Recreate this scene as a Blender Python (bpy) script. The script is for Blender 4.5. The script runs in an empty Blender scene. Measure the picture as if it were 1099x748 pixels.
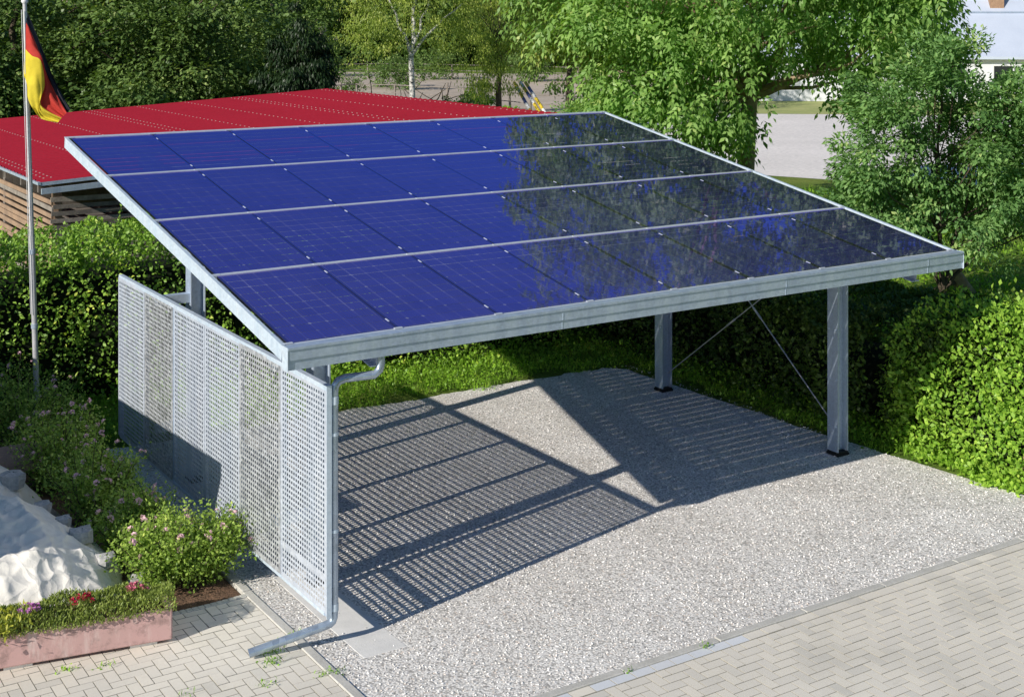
import bpy, math, random
import numpy as np
from mathutils import Vector, Matrix

random.seed(7)
rng = np.random.default_rng(11)
scene = bpy.context.scene
COL = scene.collection
PI = math.pi
R = math.radians

# ------------------------------------------------------------------ camera
CX, CY, CZ, YAW = -4.4366, -10.2283, 5.2253, .5731
FPX, W0 = 1453.5, 1099.0
cam = bpy.data.cameras.new('camera')
cam.sensor_width = 36.0
cam.lens = 36.0 * FPX / W0
cam.shift_y = -356.5 / W0
cam.clip_end = 2000.0
camo = bpy.data.objects.new('camera', cam)
COL.objects.link(camo)
camo.location = (CX, CY, CZ)
camo.rotation_euler = (PI / 2, 0, -YAW)
scene.camera = camo
F0 = (math.sin(YAW), math.cos(YAW))
R0 = (math.cos(YAW), -math.sin(YAW))


def gp(px, d, z=0.0):
    """survey point: bearing of a photo column and distance from the viewpoint"""
    u = (px - 549.5) / FPX
    return Vector((CX + d * (F0[0] + u * R0[0]), CY + d * (F0[1] + u * R0[1]), z))


def gz(py, d):
    return CZ - (py - 17.5) / FPX * d


# ------------------------------------------------------------------ light
SUN_D = Vector((1.98, .456, -1.0)).normalized()
world = bpy.data.worlds.new('World')
scene.world = world
world.use_nodes = True
wn = world.node_tree
bg = wn.nodes['Background']
sky = wn.nodes.new('ShaderNodeTexSky')
sky.sky_type = 'NISHITA'
sky.sun_disc = False
sky.sun_elevation = R(26.2)
sky.sun_rotation = math.atan2(-1.98, -.456)
sky.air_density = 1.0
sky.dust_density = .4
sky.ozone_density = 2.0
hs = wn.nodes.new('ShaderNodeHueSaturation')
hs.inputs['Saturation'].default_value = 1.3
wn.links.new(sky.outputs[0], hs.inputs['Color'])
wn.links.new(hs.outputs[0], bg.inputs[0])
bg.inputs[1].default_value = .082
sun = bpy.data.lights.new('sun', 'SUN')
sun.energy = 5.0
sun.angle = R(.42)
sun.color = (1.0, .945, .86)
suno = bpy.data.objects.new('sun', sun)
COL.objects.link(suno)
suno.rotation_euler = SUN_D.to_track_quat('-Z', 'Y').to_euler()
scene.view_settings.view_transform = 'Standard'
scene.view_settings.look = 'None'
scene.view_settings.exposure = 0
scene.cycles.max_bounces = 8
scene.cycles.transparent_max_bounces = 8


# ------------------------------------------------------------------ node helpers
class NT:
    def __init__(self, name):
        self.m = bpy.data.materials.new(name)
        self.m.use_nodes = True
        self.t = self.m.node_tree
        self.b = self.t.nodes['Principled BSDF']
        self.out = self.t.nodes['Material Output']

    def n(self, typ, **kw):
        nd = self.t.nodes.new('ShaderNode' + typ)
        for k, v in kw.items():
            setattr(nd, k, v)
        return nd

    def l(self, a, b):
        self.t.links.new(a, b)

    def math(self, op, a, b=None, c=None):
        nd = self.n('Math', operation=op)
        for i, v in enumerate((a, b, c)):
            if v is None:
                continue
            if isinstance(v, (int, float)):
                nd.inputs[i].default_value = v
            else:
                self.l(v, nd.inputs[i])
        return nd.outputs[0]

    def mix(self, fac, a, b, mode='MIX'):
        nd = self.n('MixRGB', blend_type=mode)
        for i, v in enumerate((fac, a, b)):
            s = nd.inputs[i]
            if isinstance(v, (int, float)):
                s.default_value = v
            elif isinstance(v, tuple):
                s.default_value = (*v, 1)[:4]
            else:
                self.l(v, s)
        return nd.outputs[0]

    def ramp(self, fac, stops):
        nd = self.n('ValToRGB')
        el = nd.color_ramp.elements
        while len(el) < len(stops):
            el.new(.5)
        for e, (p, c) in zip(el, stops):
            e.position = p
            e.color = (*c, 1)
        self.l(fac, nd.inputs[0])
        return nd.outputs[0]

    def noise(self, scale, detail=4, rough=.55, vec=None):
        nd = self.n('TexNoise')
        nd.inputs['Scale'].default_value = scale
        nd.inputs['Detail'].default_value = detail
        nd.inputs['Roughness'].default_value = rough
        self.l(vec if vec is not None else self.coord(), nd.inputs['Vector'])
        return nd.outputs['Fac']

    def coord(self, kind='Object'):
        if not hasattr(self, '_c'):
            self._c = self.n('TexCoord')
        return self._c.outputs[kind]

    def scaled(self, sx, sy, sz):
        nd = self.n('Mapping')
        nd.inputs['Scale'].default_value = (sx, sy, sz)
        self.l(self.coord(), nd.inputs['Vector'])
        return nd.outputs[0]

    def bump(self, h, strength=.3, dist=.01):
        nd = self.n('Bump')
        nd.inputs['Strength'].default_value = strength
        nd.inputs['Distance'].default_value = dist
        self.l(h, nd.inputs['Height'])
        self.l(nd.outputs[0], self.b.inputs['Normal'])

    def set(self, **kw):
        for k, v in kw.items():
            s = self.b.inputs[k]
            if isinstance(v, (int, float)):
                s.default_value = v
            elif isinstance(v, tuple):
                s.default_value = (*v, 1)[:4]
            else:
                self.l(v, s)
        return self


def mat_noise(name, c1, c2, scale=6, rough=.8, metal=0., bump=.2, bdist=.01, fine=40, spec=.3):
    t = NT(name)
    f = t.noise(scale, 5)
    g = t.noise(fine, 4)
    c = t.mix(t.ramp(f, [(.3, (0, 0, 0)), (.7, (1, 1, 1))]), c1, c2)
    c = t.mix(.35, c, t.ramp(g, [(.25, (.25, .25, .25)), (.75, (.75, .75, .75))]), 'OVERLAY')
    t.set(**{'Base Color': c, 'Roughness': rough, 'Metallic': metal, 'Specular IOR Level': spec})
    if bump:
        t.bump(g, bump, bdist)
    return t.m


def mat_leaf(name, dark, light, transl=.32, rough=.45, spec=.35, warm=None):
    t = NT(name)
    at = t.n('Attribute', attribute_name='tint')
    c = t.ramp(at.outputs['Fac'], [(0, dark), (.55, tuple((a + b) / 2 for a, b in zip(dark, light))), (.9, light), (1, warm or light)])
    t.set(**{'Base Color': c, 'Roughness': rough, 'Specular IOR Level': spec})
    tr = t.n('BsdfTranslucent')
    t.l(t.mix(1., c, (1.25, 1.35, .55), 'MULTIPLY'), tr.inputs[0])
    mx = t.n('MixShader')
    mx.inputs[0].default_value = transl
    t.l(t.b.outputs[0], mx.inputs[1])
    t.l(tr.outputs[0], mx.inputs[2])
    t.l(mx.outputs[0], t.out.inputs[0])
    return t.m


M = {}


def galv(name, base, metal=.55, rough=.42, amt=.4, scale=45):
    t = NT(name)
    v = t.n('TexVoronoi')
    v.inputs['Scale'].default_value = scale
    t.l(t.coord(), v.inputs['Vector'])
    sep = t.n('SeparateColor')
    t.l(v.outputs['Color'], sep.inputs[0])
    f = t.noise(3, 5)
    lo = tuple(x * (1 - amt) for x in base)
    hi = tuple(min(1, x * (1 + amt * .5)) for x in base)
    c = t.mix(sep.outputs[0], lo, hi)
    st = t.noise(1.0, 6, vec=t.scaled(9, 9, .7))
    c = t.mix(.5, c, t.ramp(st, [(.3, (.35, .35, .36)), (.7, (.68, .68, .68))]), 'OVERLAY')
    c = t.mix(t.ramp(f, [(.35, (0, 0, 0)), (.75, (.4, .4, .4))]), c, hi)
    t.set(**{'Base Color': c, 'Metallic': metal, 'Roughness': t.math('MULTIPLY_ADD', sep.outputs[1], .25, rough - .12)})
    return t.m


M['galv'] = galv('galvanised_steel', (.46, .545, .66), .35, .45, .12)
M['galv_bright'] = galv('galvanised_edge', (.60, .70, .80), .25, .5, .1)
M['screen_a'] = galv('screen_sheet_pale', (.57, .62, .70), .25, .45, .14, 30)
M['screen_b'] = galv('screen_sheet_spangled', (.54, .56, .585), .35, .38, .4, 26)
M['alu'] = mat_noise('aluminium_rail', (.68, .71, .77), (.58, .62, .68), 8, .38, .25, .05)
M['pipe'] = galv('zinc_pipe', (.40, .48, .58), .6, .3, .18, 18)
M['cable'] = mat_noise('steel_cable', (.7, .7, .7), (.55, .55, .55), 20, .3, .8, 0)
M['black'] = mat_noise('black_rubber', (.012, .012, .013), (.02, .02, .02), 10, .6, 0, .1)
M['concrete'] = mat_noise('concrete', (.88, .86, .82), (.74, .73, .70), 5, .9, 0, .35, .006, 70)
M['kerb'] = mat_noise('kerb_concrete', (.63, .61, .56), (.50, .485, .44), 3, .92, 0, .4, .006, 60)
M['bark'] = mat_noise('bark', (.12, .095, .065), (.05, .04, .03), 5, .95, 0, .8, .03, 22)
M['bark_walnut'] = mat_noise('walnut_bark', (.46, .35, .22), (.16, .125, .09), 3, .95, 0, .8, .04, 14)
M['wood_grey'] = mat_noise('weathered_boards', (.23, .20, .175), (.12, .105, .095), 4, .9, 0, .4, .006, 30)
M['wood_brown'] = mat_noise('brown_boards', (.40, .27, .18), (.26, .18, .13), 2.5, .85, 0, .4, .006, 30)  # lighter and browner than the grey boards
M['wood_post'] = mat_noise('fence_wood', (.34, .30, .26), (.2, .17, .15), 5, .9, 0, .4, .01, 30)
M['soil'] = mat_noise('soil', (.24, .14, .09), (.10, .065, .042), 7, 1, 0, 1, .03, 45)
M['screw'] = mat_noise('screw_cap', (.7, .62, .6), (.6, .55, .52), 5, .5, .2, 0)
M['pole'] = mat_noise('painted_pole', (.62, .62, .63), (.46, .46, .48), 4, .4, .2, .05)
M['terracotta'] = mat_noise('terracotta', (.38, .24, .18), (.28, .2, .16), 4, .85, 0, .3)
M['stone'] = mat_noise('pale_stone', (.55, .54, .52), (.36, .36, .36), 8, .9, 0, .6, .01)
M['tan_stone'] = mat_noise('tan_stone', (.52, .38, .26), (.34, .2, .14), 6, .9, 0, .6, .015)
M['dark_core'] = mat_noise('inner_shade_core', (.006, .011, .004), (.012, .018, .006), 9, 1, 0, 0)  # near-black filler behind the leaves, inner shade put into its colour
M['wall_white'] = mat_noise('white_render', (.74, .75, .77), (.66, .67, .7), 1.5, .9, 0, .1)
M['wall_beige'] = mat_noise('beige_render', (.6, .52, .42), (.52, .45, .37), 1.5, .9, 0, .1)
M['roof_pale'] = mat_noise('pale_metal_roof', (.60, .66, .78), (.54, .6, .72), .8, .5, .15, .05)
M['roof_brown'] = mat_noise('brown_tiles', (.2, .09, .06), (.13, .065, .05), 3, .85, 0, .4)
M['brick'] = mat_noise('chimney_brick', (.42, .27, .17), (.28, .17, .11), 8, .9, 0, .4)
M['glass_dark'] = mat_noise('window_glass', (.03, .035, .04), (.02, .02, .025), 2, .1, 0, 0, spec=.6)
M['pink_paint'] = mat_noise('flaking_pink_paint', (.60, .37, .35), (.50, .33, .31), 3.5, .9, 0, .35, .006, 24)


def planter_mat():
    t = NT('stained_pink_concrete')
    f = t.noise(2.2, 6)
    c = t.mix(f, (.66, .40, .385), (.52, .35, .325))
    g = t.noise(9, 7, .7)
    c = t.mix(t.ramp(g, [(.5, (0, 0, 0)), (.68, (.8, .8, .8))]), c, (.30, .20, .185))
    k = t.noise(4, 6, .7, t.scaled(3, 3, .6))
    c = t.mix(t.ramp(k, [(.52, (0, 0, 0)), (.66, (.5, .5, .5))]), c, (.72, .6, .56))
    t.set(**{'Base Color': c, 'Roughness': .92, 'Specular IOR Level': .2})
    t.bump(g, .3, .008)
    return t.m


M['pink_paint'] = planter_mat()


def gravel_mat(name, bright=1.0, scale=54):
    t = NT(name)
    def vor(s, feat='F1'):
        v = t.n('TexVoronoi', feature=feat)
        v.inputs['Scale'].default_value = s
        t.l(t.coord(), v.inputs['Vector'])
        return v
    v = vor(scale)
    sep = t.n('SeparateColor')
    t.l(v.outputs['Color'], sep.inputs[0])
    c = t.ramp(sep.outputs[0], [(0, (.48 * bright, .465 * bright, .445 * bright)), (.25, (.84 * bright, .81 * bright, .77 * bright)),
                                (.5, (.98 * bright, .96 * bright, .93 * bright)), (.9, (.98 * bright, .96 * bright, .93 * bright)), (1, (.88 * bright, .77 * bright, .68 * bright))])
    edge = t.ramp(v.outputs['Distance'], [(.42, (1, 1, 1)), (.76, (.60, .60, .60))])
    c = t.mix(1., c, edge, 'MULTIPLY')
    big = t.noise(.9, 5)
    c = t.mix(1., c, t.ramp(big, [(.3, (.92, .905, .88)), (.7, (1.04, 1.03, 1.02))]), 'MULTIPLY')
    track = t.noise(1.0, 5, .6, t.scaled(1.6, .22, 1))
    c = t.mix(1., c, t.ramp(track, [(.35, (.93, .92, .90)), (.6, (1.03, 1.03, 1.02))]), 'MULTIPLY')
    t.set(**{'Base Color': c, 'Roughness': .9, 'Specular IOR Level': .2})
    h = t.math('SUBTRACT', 1.0, v.outputs['Distance'])
    h = t.math('ADD', h, t.math('MULTIPLY', sep.outputs[1], .5))
    t.bump(h, .38, .010)
    return t.m


M['gravel'] = gravel_mat('gravel_chippings')


def stone_scatter_mat():
    t = NT('loose_chippings')
    at = t.n('Attribute', attribute_name='tint')
    c = t.ramp(at.outputs['Fac'], [(0, (.42, .41, .40)), (.2, (.82, .80, .77)), (.7, (.92, .89, .85)), (.93, (.98, .96, .93)), (1, (.88, .75, .65))])
    t.set(**{'Base Color': c, 'Roughness': .9, 'Specular IOR Level': .2})
    return t.m


M['chip'] = stone_scatter_mat()


def paver_mat():
    t = NT('concrete_pavers')
    at = t.n('Attribute', attribute_name='tint')
    c = t.ramp(at.outputs['Fac'], [(0, (.46, .435, .38)), (.03, (.70, .67, .605)), (.4, (.80, .755, .675)), (.8, (.87, .815, .715)), (.94, (.87, .78, .66)), (.97, (.74, .77, .82)), (1, (.75, .78, .83))])
    f = t.noise(1.1, 5)
    c = t.mix(1., c, t.ramp(f, [(.3, (.84, .83, .8)), (.7, (1.1, 1.09, 1.07))]), 'MULTIPLY')
    g = t.noise(120, 3)
    c = t.mix(.4, c, t.ramp(g, [(.25, (.3, .3, .3)), (.75, (.7, .7, .7))]), 'OVERLAY')
    s = t.noise(5, 6, .7)
    c = t.mix(t.ramp(s, [(.6, (0, 0, 0)), (.78, (.35, .35, .35))]), c, (.26, .25, .18))
    st = t.noise(.55, 7, .68)
    c = t.mix(t.ramp(st, [(.5, (0, 0, 0)), (.7, (.3, .3, .3))]), c, (.42, .37, .29))
    t.set(**{'Base Color': c, 'Roughness': .9, 'Specular IOR Level': .25})
    t.bump(g, .35, .004)
    return t.m


M['paver'] = paver_mat()
M['joint'] = mat_noise('paver_joint_sand', (.30, .275, .22), (.20, .20, .13), 4, 1, 0, .4)


def grass_ground():
    t = NT('grass_ground')
    a = t.noise(.35, 6)
    b = t.noise(14, 5, .7)
    c = t.mix(t.ramp(a, [(.35, (0, 0, 0)), (.68, (1, 1, 1))]), (.10, .19, .03), (.25, .31, .07))
    c = t.mix(1., c, t.ramp(b, [(.3, (.55, .55, .5)), (.7, (1.25, 1.25, 1.2))]), 'MULTIPLY')
    t.set(**{'Base Color': c, 'Roughness': 1., 'Specular IOR Level': .1})
    t.bump(b, 1., .05)
    return t.m


M['grass_ground'] = grass_ground()


def sheet_mat(name, c1, c2, sc=.25):
    t = NT(name)
    a = t.noise(sc, 7, .62)
    b = t.noise(6, 6, .7)
    c = t.mix(t.ramp(a, [(.35, (0, 0, 0)), (.65, (1, 1, 1))]), c1, c2)
    c = t.mix(1., c, t.ramp(b, [(.3, (.8, .8, .8)), (.7, (1.12, 1.12, 1.12))]), 'MULTIPLY')
    t.set(**{'Base Color': c, 'Roughness': .95, 'Specular IOR Level': .15})
    t.bump(b, .6, .03)
    return t.m


M['road'] = sheet_mat('pale_yard_surface', (.95, .88, .83), (.85, .79, .74))
M['sand'] = sheet_mat('paddock_sand', (.62, .52, .43), (.46, .39, .31))
M['dry_grass'] = sheet_mat('dry_grass_bank', (.50, .50, .20), (.36, .42, .14), .5)


def roof_red():
    t = NT('red_sheet_roof')
    f = t.noise(.6, 6)
    c = t.mix(f, (.47, .023, .047), (.39, .018, .038))
    g = t.noise(18, 5)
    c = t.mix(.2, c, t.ramp(g, [(.3, (.3, .3, .3)), (.7, (.7, .7, .7))]), 'OVERLAY')
    t.set(**{'Base Color': c, 'Roughness': .8, 'Specular IOR Level': .12})
    return t.m


M['red'] = roof_red()


def tarp_mat():
    t = NT('white_tarpaulin')
    f = t.noise(2.2, 6)
    g = t.noise(11, 6, .65)
    c = t.mix(f, (.95, .90, .81), (.88, .84, .76))
    c = t.mix(t.ramp(g, [(.52, (0, 0, 0)), (.75, (.5, .5, .5))]), c, (.70, .66, .60))
    t.set(**{'Base Color': c, 'Roughness': .55, 'Specular IOR Level': .35})
    v = t.n('TexVoronoi', feature='DISTANCE_TO_EDGE')
    v.inputs['Scale'].default_value = 4.2
    wv = t.n('MixRGB', blend_type='ADD'); wv.inputs[0].default_value = .35
    nz = t.n('TexNoise'); nz.inputs['Scale'].default_value = 2.0
    t.l(t.coord(), nz.inputs['Vector']); t.l(t.coord(), wv.inputs[1]); t.l(nz.outputs['Color'], wv.inputs[2])
    t.l(wv.outputs[0], v.inputs['Vector'])
    cr = t.ramp(v.outputs['Distance'], [(0, (1, 1, 1)), (.16, (.15, .15, .15)), (.5, (0, 0, 0))])
    v2 = t.n('TexVoronoi', feature='F1'); v2.inputs['Scale'].default_value = 7.
    t.l(wv.outputs[0], v2.inputs['Vector'])
    t.bump(t.math('ADD', t.math('ADD', t.math('MULTIPLY', cr, .6), t.math('MULTIPLY', v2.outputs['Distance'], .9)), t.math('MULTIPLY', g, .35)), .38, .045)
    return t.m


M['tarp'] = tarp_mat()


def solar_mat():
    """glass-glass module: dark blue cells 6 x 10, pale busbars, pale backing at the cell corners, under clear glass"""
    t = NT('solar_cells_under_glass')
    sp = t.n('SeparateXYZ')
    t.l(t.coord('UV'), sp.inputs[0])
    x, y = sp.outputs[0], sp.outputs[1]            # metres
    cx, cy = .158, .1605
    mx, my = (1.0 - 6 * cx) / 2, (1.655 - 10 * cy) / 2
    xa = t.math('DIVIDE', t.math('SUBTRACT', x, mx), cx)
    ya = t.math('DIVIDE', t.math('SUBTRACT', y, my), cy)
    fx, fy = t.math('FRACT', xa), t.math('FRACT', ya)
    dx = t.math('ABSOLUTE', t.math('SUBTRACT', fx, .5))
    dy = t.math('ABSOLUTE', t.math('SUBTRACT', fy, .5))
    gap = t.math('MAXIMUM', t.math('GREATER_THAN', dx, .477), t.math('GREATER_THAN', dy, .474))
    corner = t.math('GREATER_THAN', t.math('ADD', dx, dy), .89)
    bus = t.math('LESS_THAN', t.math('ABSOLUTE', t.math('SUBTRACT', t.math('FRACT', t.math('MULTIPLY', fx, 5)), .5)), .11)
    inx = t.math('MULTIPLY', t.math('GREATER_THAN', xa, 0), t.math('LESS_THAN', xa, 6))
    iny = t.math('MULTIPLY', t.math('GREATER_THAN', ya, 0), t.math('LESS_THAN', ya, 10))
    inside = t.math('MULTIPLY', inx, iny)
    wn_ = t.n('TexWhiteNoise', noise_dimensions='3D')
    cmb = t.n('CombineXYZ')
    oi = t.n('ObjectInfo')
    t.l(t.math('FLOOR', xa), cmb.inputs[0]); t.l(t.math('FLOOR', ya), cmb.inputs[1]); t.l(oi.outputs['Random'], cmb.inputs[2])
    t.l(cmb.outputs[0], wn_.inputs[0])
    cell = t.mix(wn_.outputs['Value'], (.034, .042, .265), (.044, .053, .325))
    n = t.noise(3.0, 4)
    cell = t.mix(1., cell, t.ramp(n, [(.3, (.9, .9, .9)), (.7, (1.12, 1.12, 1.12))]), 'MULTIPLY')
    c = t.mix(t.math('MULTIPLY', bus, .7), cell, (.02, .02, .11))
    gn = t.ramp(t.noise(1.1, 3, .5), [(.42, (.14, .14, .14)), (.66, (.9, .9, .9))])
    c = t.mix(t.math('MULTIPLY', gap, gn), c, (.48, .49, .72))
    # pale backing shows as a dot where four cells meet, brighter on some
    rn = t.n('TexWhiteNoise', noise_dimensions='3D')
    cm2 = t.n('CombineXYZ')
    t.l(t.math('ROUND', xa), cm2.inputs[0]); t.l(t.math('ROUND', ya), cm2.inputs[1]); t.l(oi.outputs['Random'], cm2.inputs[2])
    t.l(cm2.outputs[0], rn.inputs[0])
    dot = t.math('MULTIPLY', corner, t.math('MULTIPLY_ADD', t.math('POWER', rn.outputs['Value'], 3.), .8, .12))
    c = t.mix(dot, c, (.55, .58, .72))
    c = t.mix(inside, (.012, .012, .045), c)
    haze = t.noise(1.6, 7, .65, t.scaled(1, .45, 1))  # grey haze put into the colour, imitating the sheen of reflected trees
    c = t.mix(t.ramp(haze, [(.3, (.05, .05, .05)), (.72, (.15, .15, .15))]), c, (.42, .37, .40))
    t.set(**{'Base Color': c, 'Roughness': .55, 'Specular IOR Level': .0})
    gl = t.n('BsdfGlossy')
    gl.inputs['Color'].default_value = (.42, .335, 1.0, 1)
    gl.inputs['Roughness'].default_value = .025
    bp = t.n('Bump')
    bp.inputs['Strength'].default_value = .02
    bp.inputs['Distance'].default_value = .02
    t.l(t.noise(5, 2), bp.inputs['Height'])
    t.l(bp.outputs[0], gl.inputs['Normal'])
    fr = t.n('Fresnel')
    fr.inputs[0].default_value = 1.52
    stripe = t.math('LESS_THAN', t.math('ABSOLUTE', t.math('SUBTRACT', t.math('FRACT', t.math('MULTIPLY', fx, 5)), .5)), .22)
    fac = t.math('MULTIPLY_ADD', fr.outputs[0], 3.5, .06)
    fac = t.math('MULTIPLY', fac, t.math('SUBTRACT', 1.0, t.math('MULTIPLY', t.math('MULTIPLY', stripe, inside), .38)))
    ms = t.n('MixShader')
    t.l(fac, ms.inputs[0])
    t.l(t.b.outputs[0], ms.inputs[1]); t.l(gl.outputs[0], ms.inputs[2])
    tp = t.n('BsdfTransparent')               # clear glass between the cells lets some daylight through
    m2 = t.n('MixShader')
    t.l(t.math('MULTIPLY', t.math('MULTIPLY', t.math('GREATER_THAN', dy, .474), inside), .48), m2.inputs[0])
    t.l(ms.outputs[0], m2.inputs[1]); t.l(tp.outputs[0], m2.inputs[2])
    t.l(m2.outputs[0], t.out.inputs[0])
    return t.m


M['solar'] = solar_mat()
M['solar_edge'] = mat_noise('module_edge', (.01, .012, .02), (.02, .02, .03), 10, .4, 0, 0)


def cloth(name, c):
    t = NT(name)
    f = t.noise(9, 4)
    cc = t.mix(1., c, t.ramp(f, [(.3, (.85, .85, .85)), (.7, (1.1, 1.1, 1.1))]), 'MULTIPLY')
    t.set(**{'Base Color': cc, 'Roughness': .75, 'Specular IOR Level': .2})
    tr = t.n('BsdfTranslucent')
    t.l(cc, tr.inputs[0])
    mx = t.n('MixShader')
    mx.inputs[0].default_value = .3
    t.l(t.b.outputs[0], mx.inputs[1]); t.l(tr.outputs[0], mx.inputs[2])
    t.l(mx.outputs[0], t.out.inputs[0])
    return t.m


M['f_black'] = cloth('flag_black', (.035, .035, .05))
M['f_red'] = cloth('flag_red', (.62, .06, .045))
M['f_gold'] = cloth('flag_gold', (.85, .68, .06))
M['stripe_y'] = mat_noise('yellow_paint', (.75, .55, .05), (.68, .5, .05), 5, .5, 0, 0)
M['stripe_w'] = mat_noise('white_paint', (.75, .75, .75), (.65, .65, .68), 5, .5, 0, 0)
M['stripe_b'] = mat_noise('blue_paint', (.12, .14, .35), (.1, .12, .3), 5, .5, 0, 0)


def birch_bark():
    t = NT('birch_bark')
    a = t.noise(1.0, 6, .7, t.scaled(4, 4, 14))
    c = t.ramp(a, [(.38, (.06, .055, .05)), (.48, (.58, .56, .53)), (.8, (.72, .7, .68))])
    t.set(**{'Base Color': c, 'Roughness': .8})
    return t.m


M['birch'] = birch_bark()

LEAF = dict(
    hedge=mat_leaf('hedge_leaf', (0.107, 0.226, 0.031), (0.401, 0.630, 0.096), .28, warm=(0.620, 0.720, 0.120)),
    hedge_d=mat_leaf('shrub_leaf_shaded', (.035, .075, .010), (.12, .20, .03), .2),  # darker copy of the shrub leaf, shade by the carport put into its colour
    hedge_r=mat_leaf('shrub_leaf', (0.155, 0.328, 0.035), (0.503, 0.720, 0.096), .3, warm=(0.620, 0.720, 0.122)),
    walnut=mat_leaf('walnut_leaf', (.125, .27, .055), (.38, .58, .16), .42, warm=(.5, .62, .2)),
    maple=mat_leaf('dark_tree_leaf', (.055, .112, .028), (.23, .345, .095), .26, warm=(.36, .44, .15)),
    weep=mat_leaf('weeping_leaf', (0.010, 0.029, 0.008), (0.029, 0.062, 0.017), .15),
    birchl=mat_leaf('birch_leaf', (0.173, 0.265, 0.040), (0.470, 0.552, 0.111), .38, warm=(0.644, 0.641, 0.199)),
    bush=mat_leaf('bush_leaf', (.085, .20, .055), (.30, .50, .16), .32, warm=(.44, .56, .2)),
    far=mat_leaf('far_leaf', (.065, .125, .03), (.22, .33, .085), .3),
    rose=mat_leaf('rose_leaf', (0.138, 0.259, 0.037), (0.469, 0.616, 0.123), .3, warm=(0.620, 0.715, 0.172)),
    cover=mat_leaf('weed_leaf', (0.119, 0.253, 0.022), (0.366, 0.634, 0.059), .35, warm=(0.474, 0.634, 0.085)),
    sedum=mat_leaf('sedum_leaf', (0.165, 0.220, 0.044), (0.396, 0.484, 0.121), .25),
    lime=mat_leaf('lime_leaf', (0.300, 0.330, 0.045), (0.570, 0.570, 0.090), .3),
)


# ------------------------------------------------------------------ object helpers
def world_loc(o):
    v = Vector((0, 0, 0))
    while o is not None:
        v += o.location
        o = o.parent
    return v


def tag(o, label=None, cat=None, group=None, kind=None):
    if label: o['label'] = label
    if cat: o['category'] = cat
    if group: o['group'] = group
    if kind: o['kind'] = kind
    return o


def thing(name, loc, label, cat, group=None):
    o = bpy.data.objects.new(name, None)
    o.empty_display_size = .2
    COL.objects.link(o)
    o.location = loc
    return tag(o, label, cat, group)


def link(name, me, parent=None, loc=(0, 0, 0), rot=(0, 0, 0), scale=None):
    o = bpy.data.objects.new(name, me)
    COL.objects.link(o)
    o.location = loc
    o.rotation_euler = rot
    if scale: o.scale = scale
    if parent: o.parent = parent
    return o


def tilt_basis(tilt):
    return Matrix.Rotation(tilt, 3, 'X')


class MB:
    def __init__(self):
        self.v, self.f, self.m, self.s = [], [], [], []

    def add(self, vs, fs, mi=0, smooth=False):
        b = len(self.v)
        self.v += [tuple(v) for v in vs]
        for f in fs:
            self.f.append(tuple(b + i for i in f)); self.m.append(mi); self.s.append(smooth)
        return self

    def box(self, lo, hi, mi=0, rot=None, piv=(0, 0, 0)):
        x0, y0, z0 = lo; x1, y1, z1 = hi
        vs = [Vector(p) for p in ((x0, y0, z0), (x1, y0, z0), (x1, y1, z0), (x0, y1, z0), (x0, y0, z1), (x1, y0, z1), (x1, y1, z1), (x0, y1, z1))]
        if rot is not None:
            p = Vector(piv)
            vs = [p + rot @ (v - p) for v in vs]
        return self.add(vs, [(0, 3, 2, 1), (4, 5, 6, 7), (0, 1, 5, 4), (1, 2, 6, 5), (2, 3, 7, 6), (3, 0, 4, 7)], mi)

    def cbox(self, lo, hi, c=.004, mi=0, rot=None, piv=(0, 0, 0)):
        """box with chamfered vertical and top edges"""
        x0, y0, z0 = lo; x1, y1, z1 = hi
        ring = lambda i, z: [(x0 + c + i, y0 + i, z), (x1 - c - i, y0 + i, z), (x1 - i, y0 + c + i, z), (x1 - i, y1 - c - i, z), (x1 - c - i, y1 - i, z), (x0 + c + i, y1 - i, z), (x0 + i, y1 - c - i, z), (x0 + i, y0 + c + i, z)]
        vs = ring(0, z0) + ring(0, z1 - c) + ring(c, z1)
        vs = [Vector(v) for v in vs]
        if rot is not None:
            p = Vector(piv)
            vs = [p + rot @ (v - p) for v in vs]
        fs = [tuple(range(7, -1, -1)), tuple(range(16, 24))]
        for k in (0, 8):
            for i in range(8):
                j = (i + 1) % 8
                fs.append((k + i, k + j, k + 8 + j, k + 8 + i))
        return self.add(vs, fs, mi)

    def tube(self, pts, rad, n=8, mi=0, cap=True):
        pts = [Vector(p) for p in pts]
        if isinstance(rad, (int, float)): rad = [rad] * len(pts)
        rings = []
        a = None
        for i, p in enumerate(pts):
            d = (pts[min(i + 1, len(pts) - 1)] - pts[max(i - 1, 0)]).normalized()
            if a is None:
                a = d.orthogonal().normalized()
            else:
                a = (a - d * a.dot(d)).normalized()
            b = d.cross(a)
            rings.append([p + (a * math.cos(2 * PI * k / n) + b * math.sin(2 * PI * k / n)) * rad[i] for k in range(n)])
        vs = [v for r in rings for v in r]
        fs = []
        for i in range(len(pts) - 1):
            for k in range(n):
                j = (k + 1) % n
                fs.append((i * n + k, i * n + j, (i + 1) * n + j, (i + 1) * n + k))
        self.add(vs, fs, mi, True)
        if cap:
            self.add(rings[0], [tuple(range(n - 1, -1, -1))], mi)
            self.add(rings[-1], [tuple(range(n))], mi)
        return self

    def mesh(self, name, mats, off=(0, 0, 0)):
        me = bpy.data.meshes.new(name)
        ox, oy, oz = off
        me.from_pydata([(x - ox, y - oy, z - oz) for x, y, z in self.v], [], self.f)
        for m in (mats if isinstance(mats, (list, tuple)) else [mats]):
            me.materials.append(m)
        me.polygons.foreach_set('material_index', self.m)
        me.polygons.foreach_set('use_smooth', self.s)
        me.update()
        return me

    def build(self, name, mats, parent=None):
        off = world_loc(parent) if parent else (0, 0, 0)
        return link(name, self.mesh(name, mats, off), parent)

    def build_at(self, name, mats, base):
        o = link(name, self.mesh(name, mats, base))
        o.location = base
        return o


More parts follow.
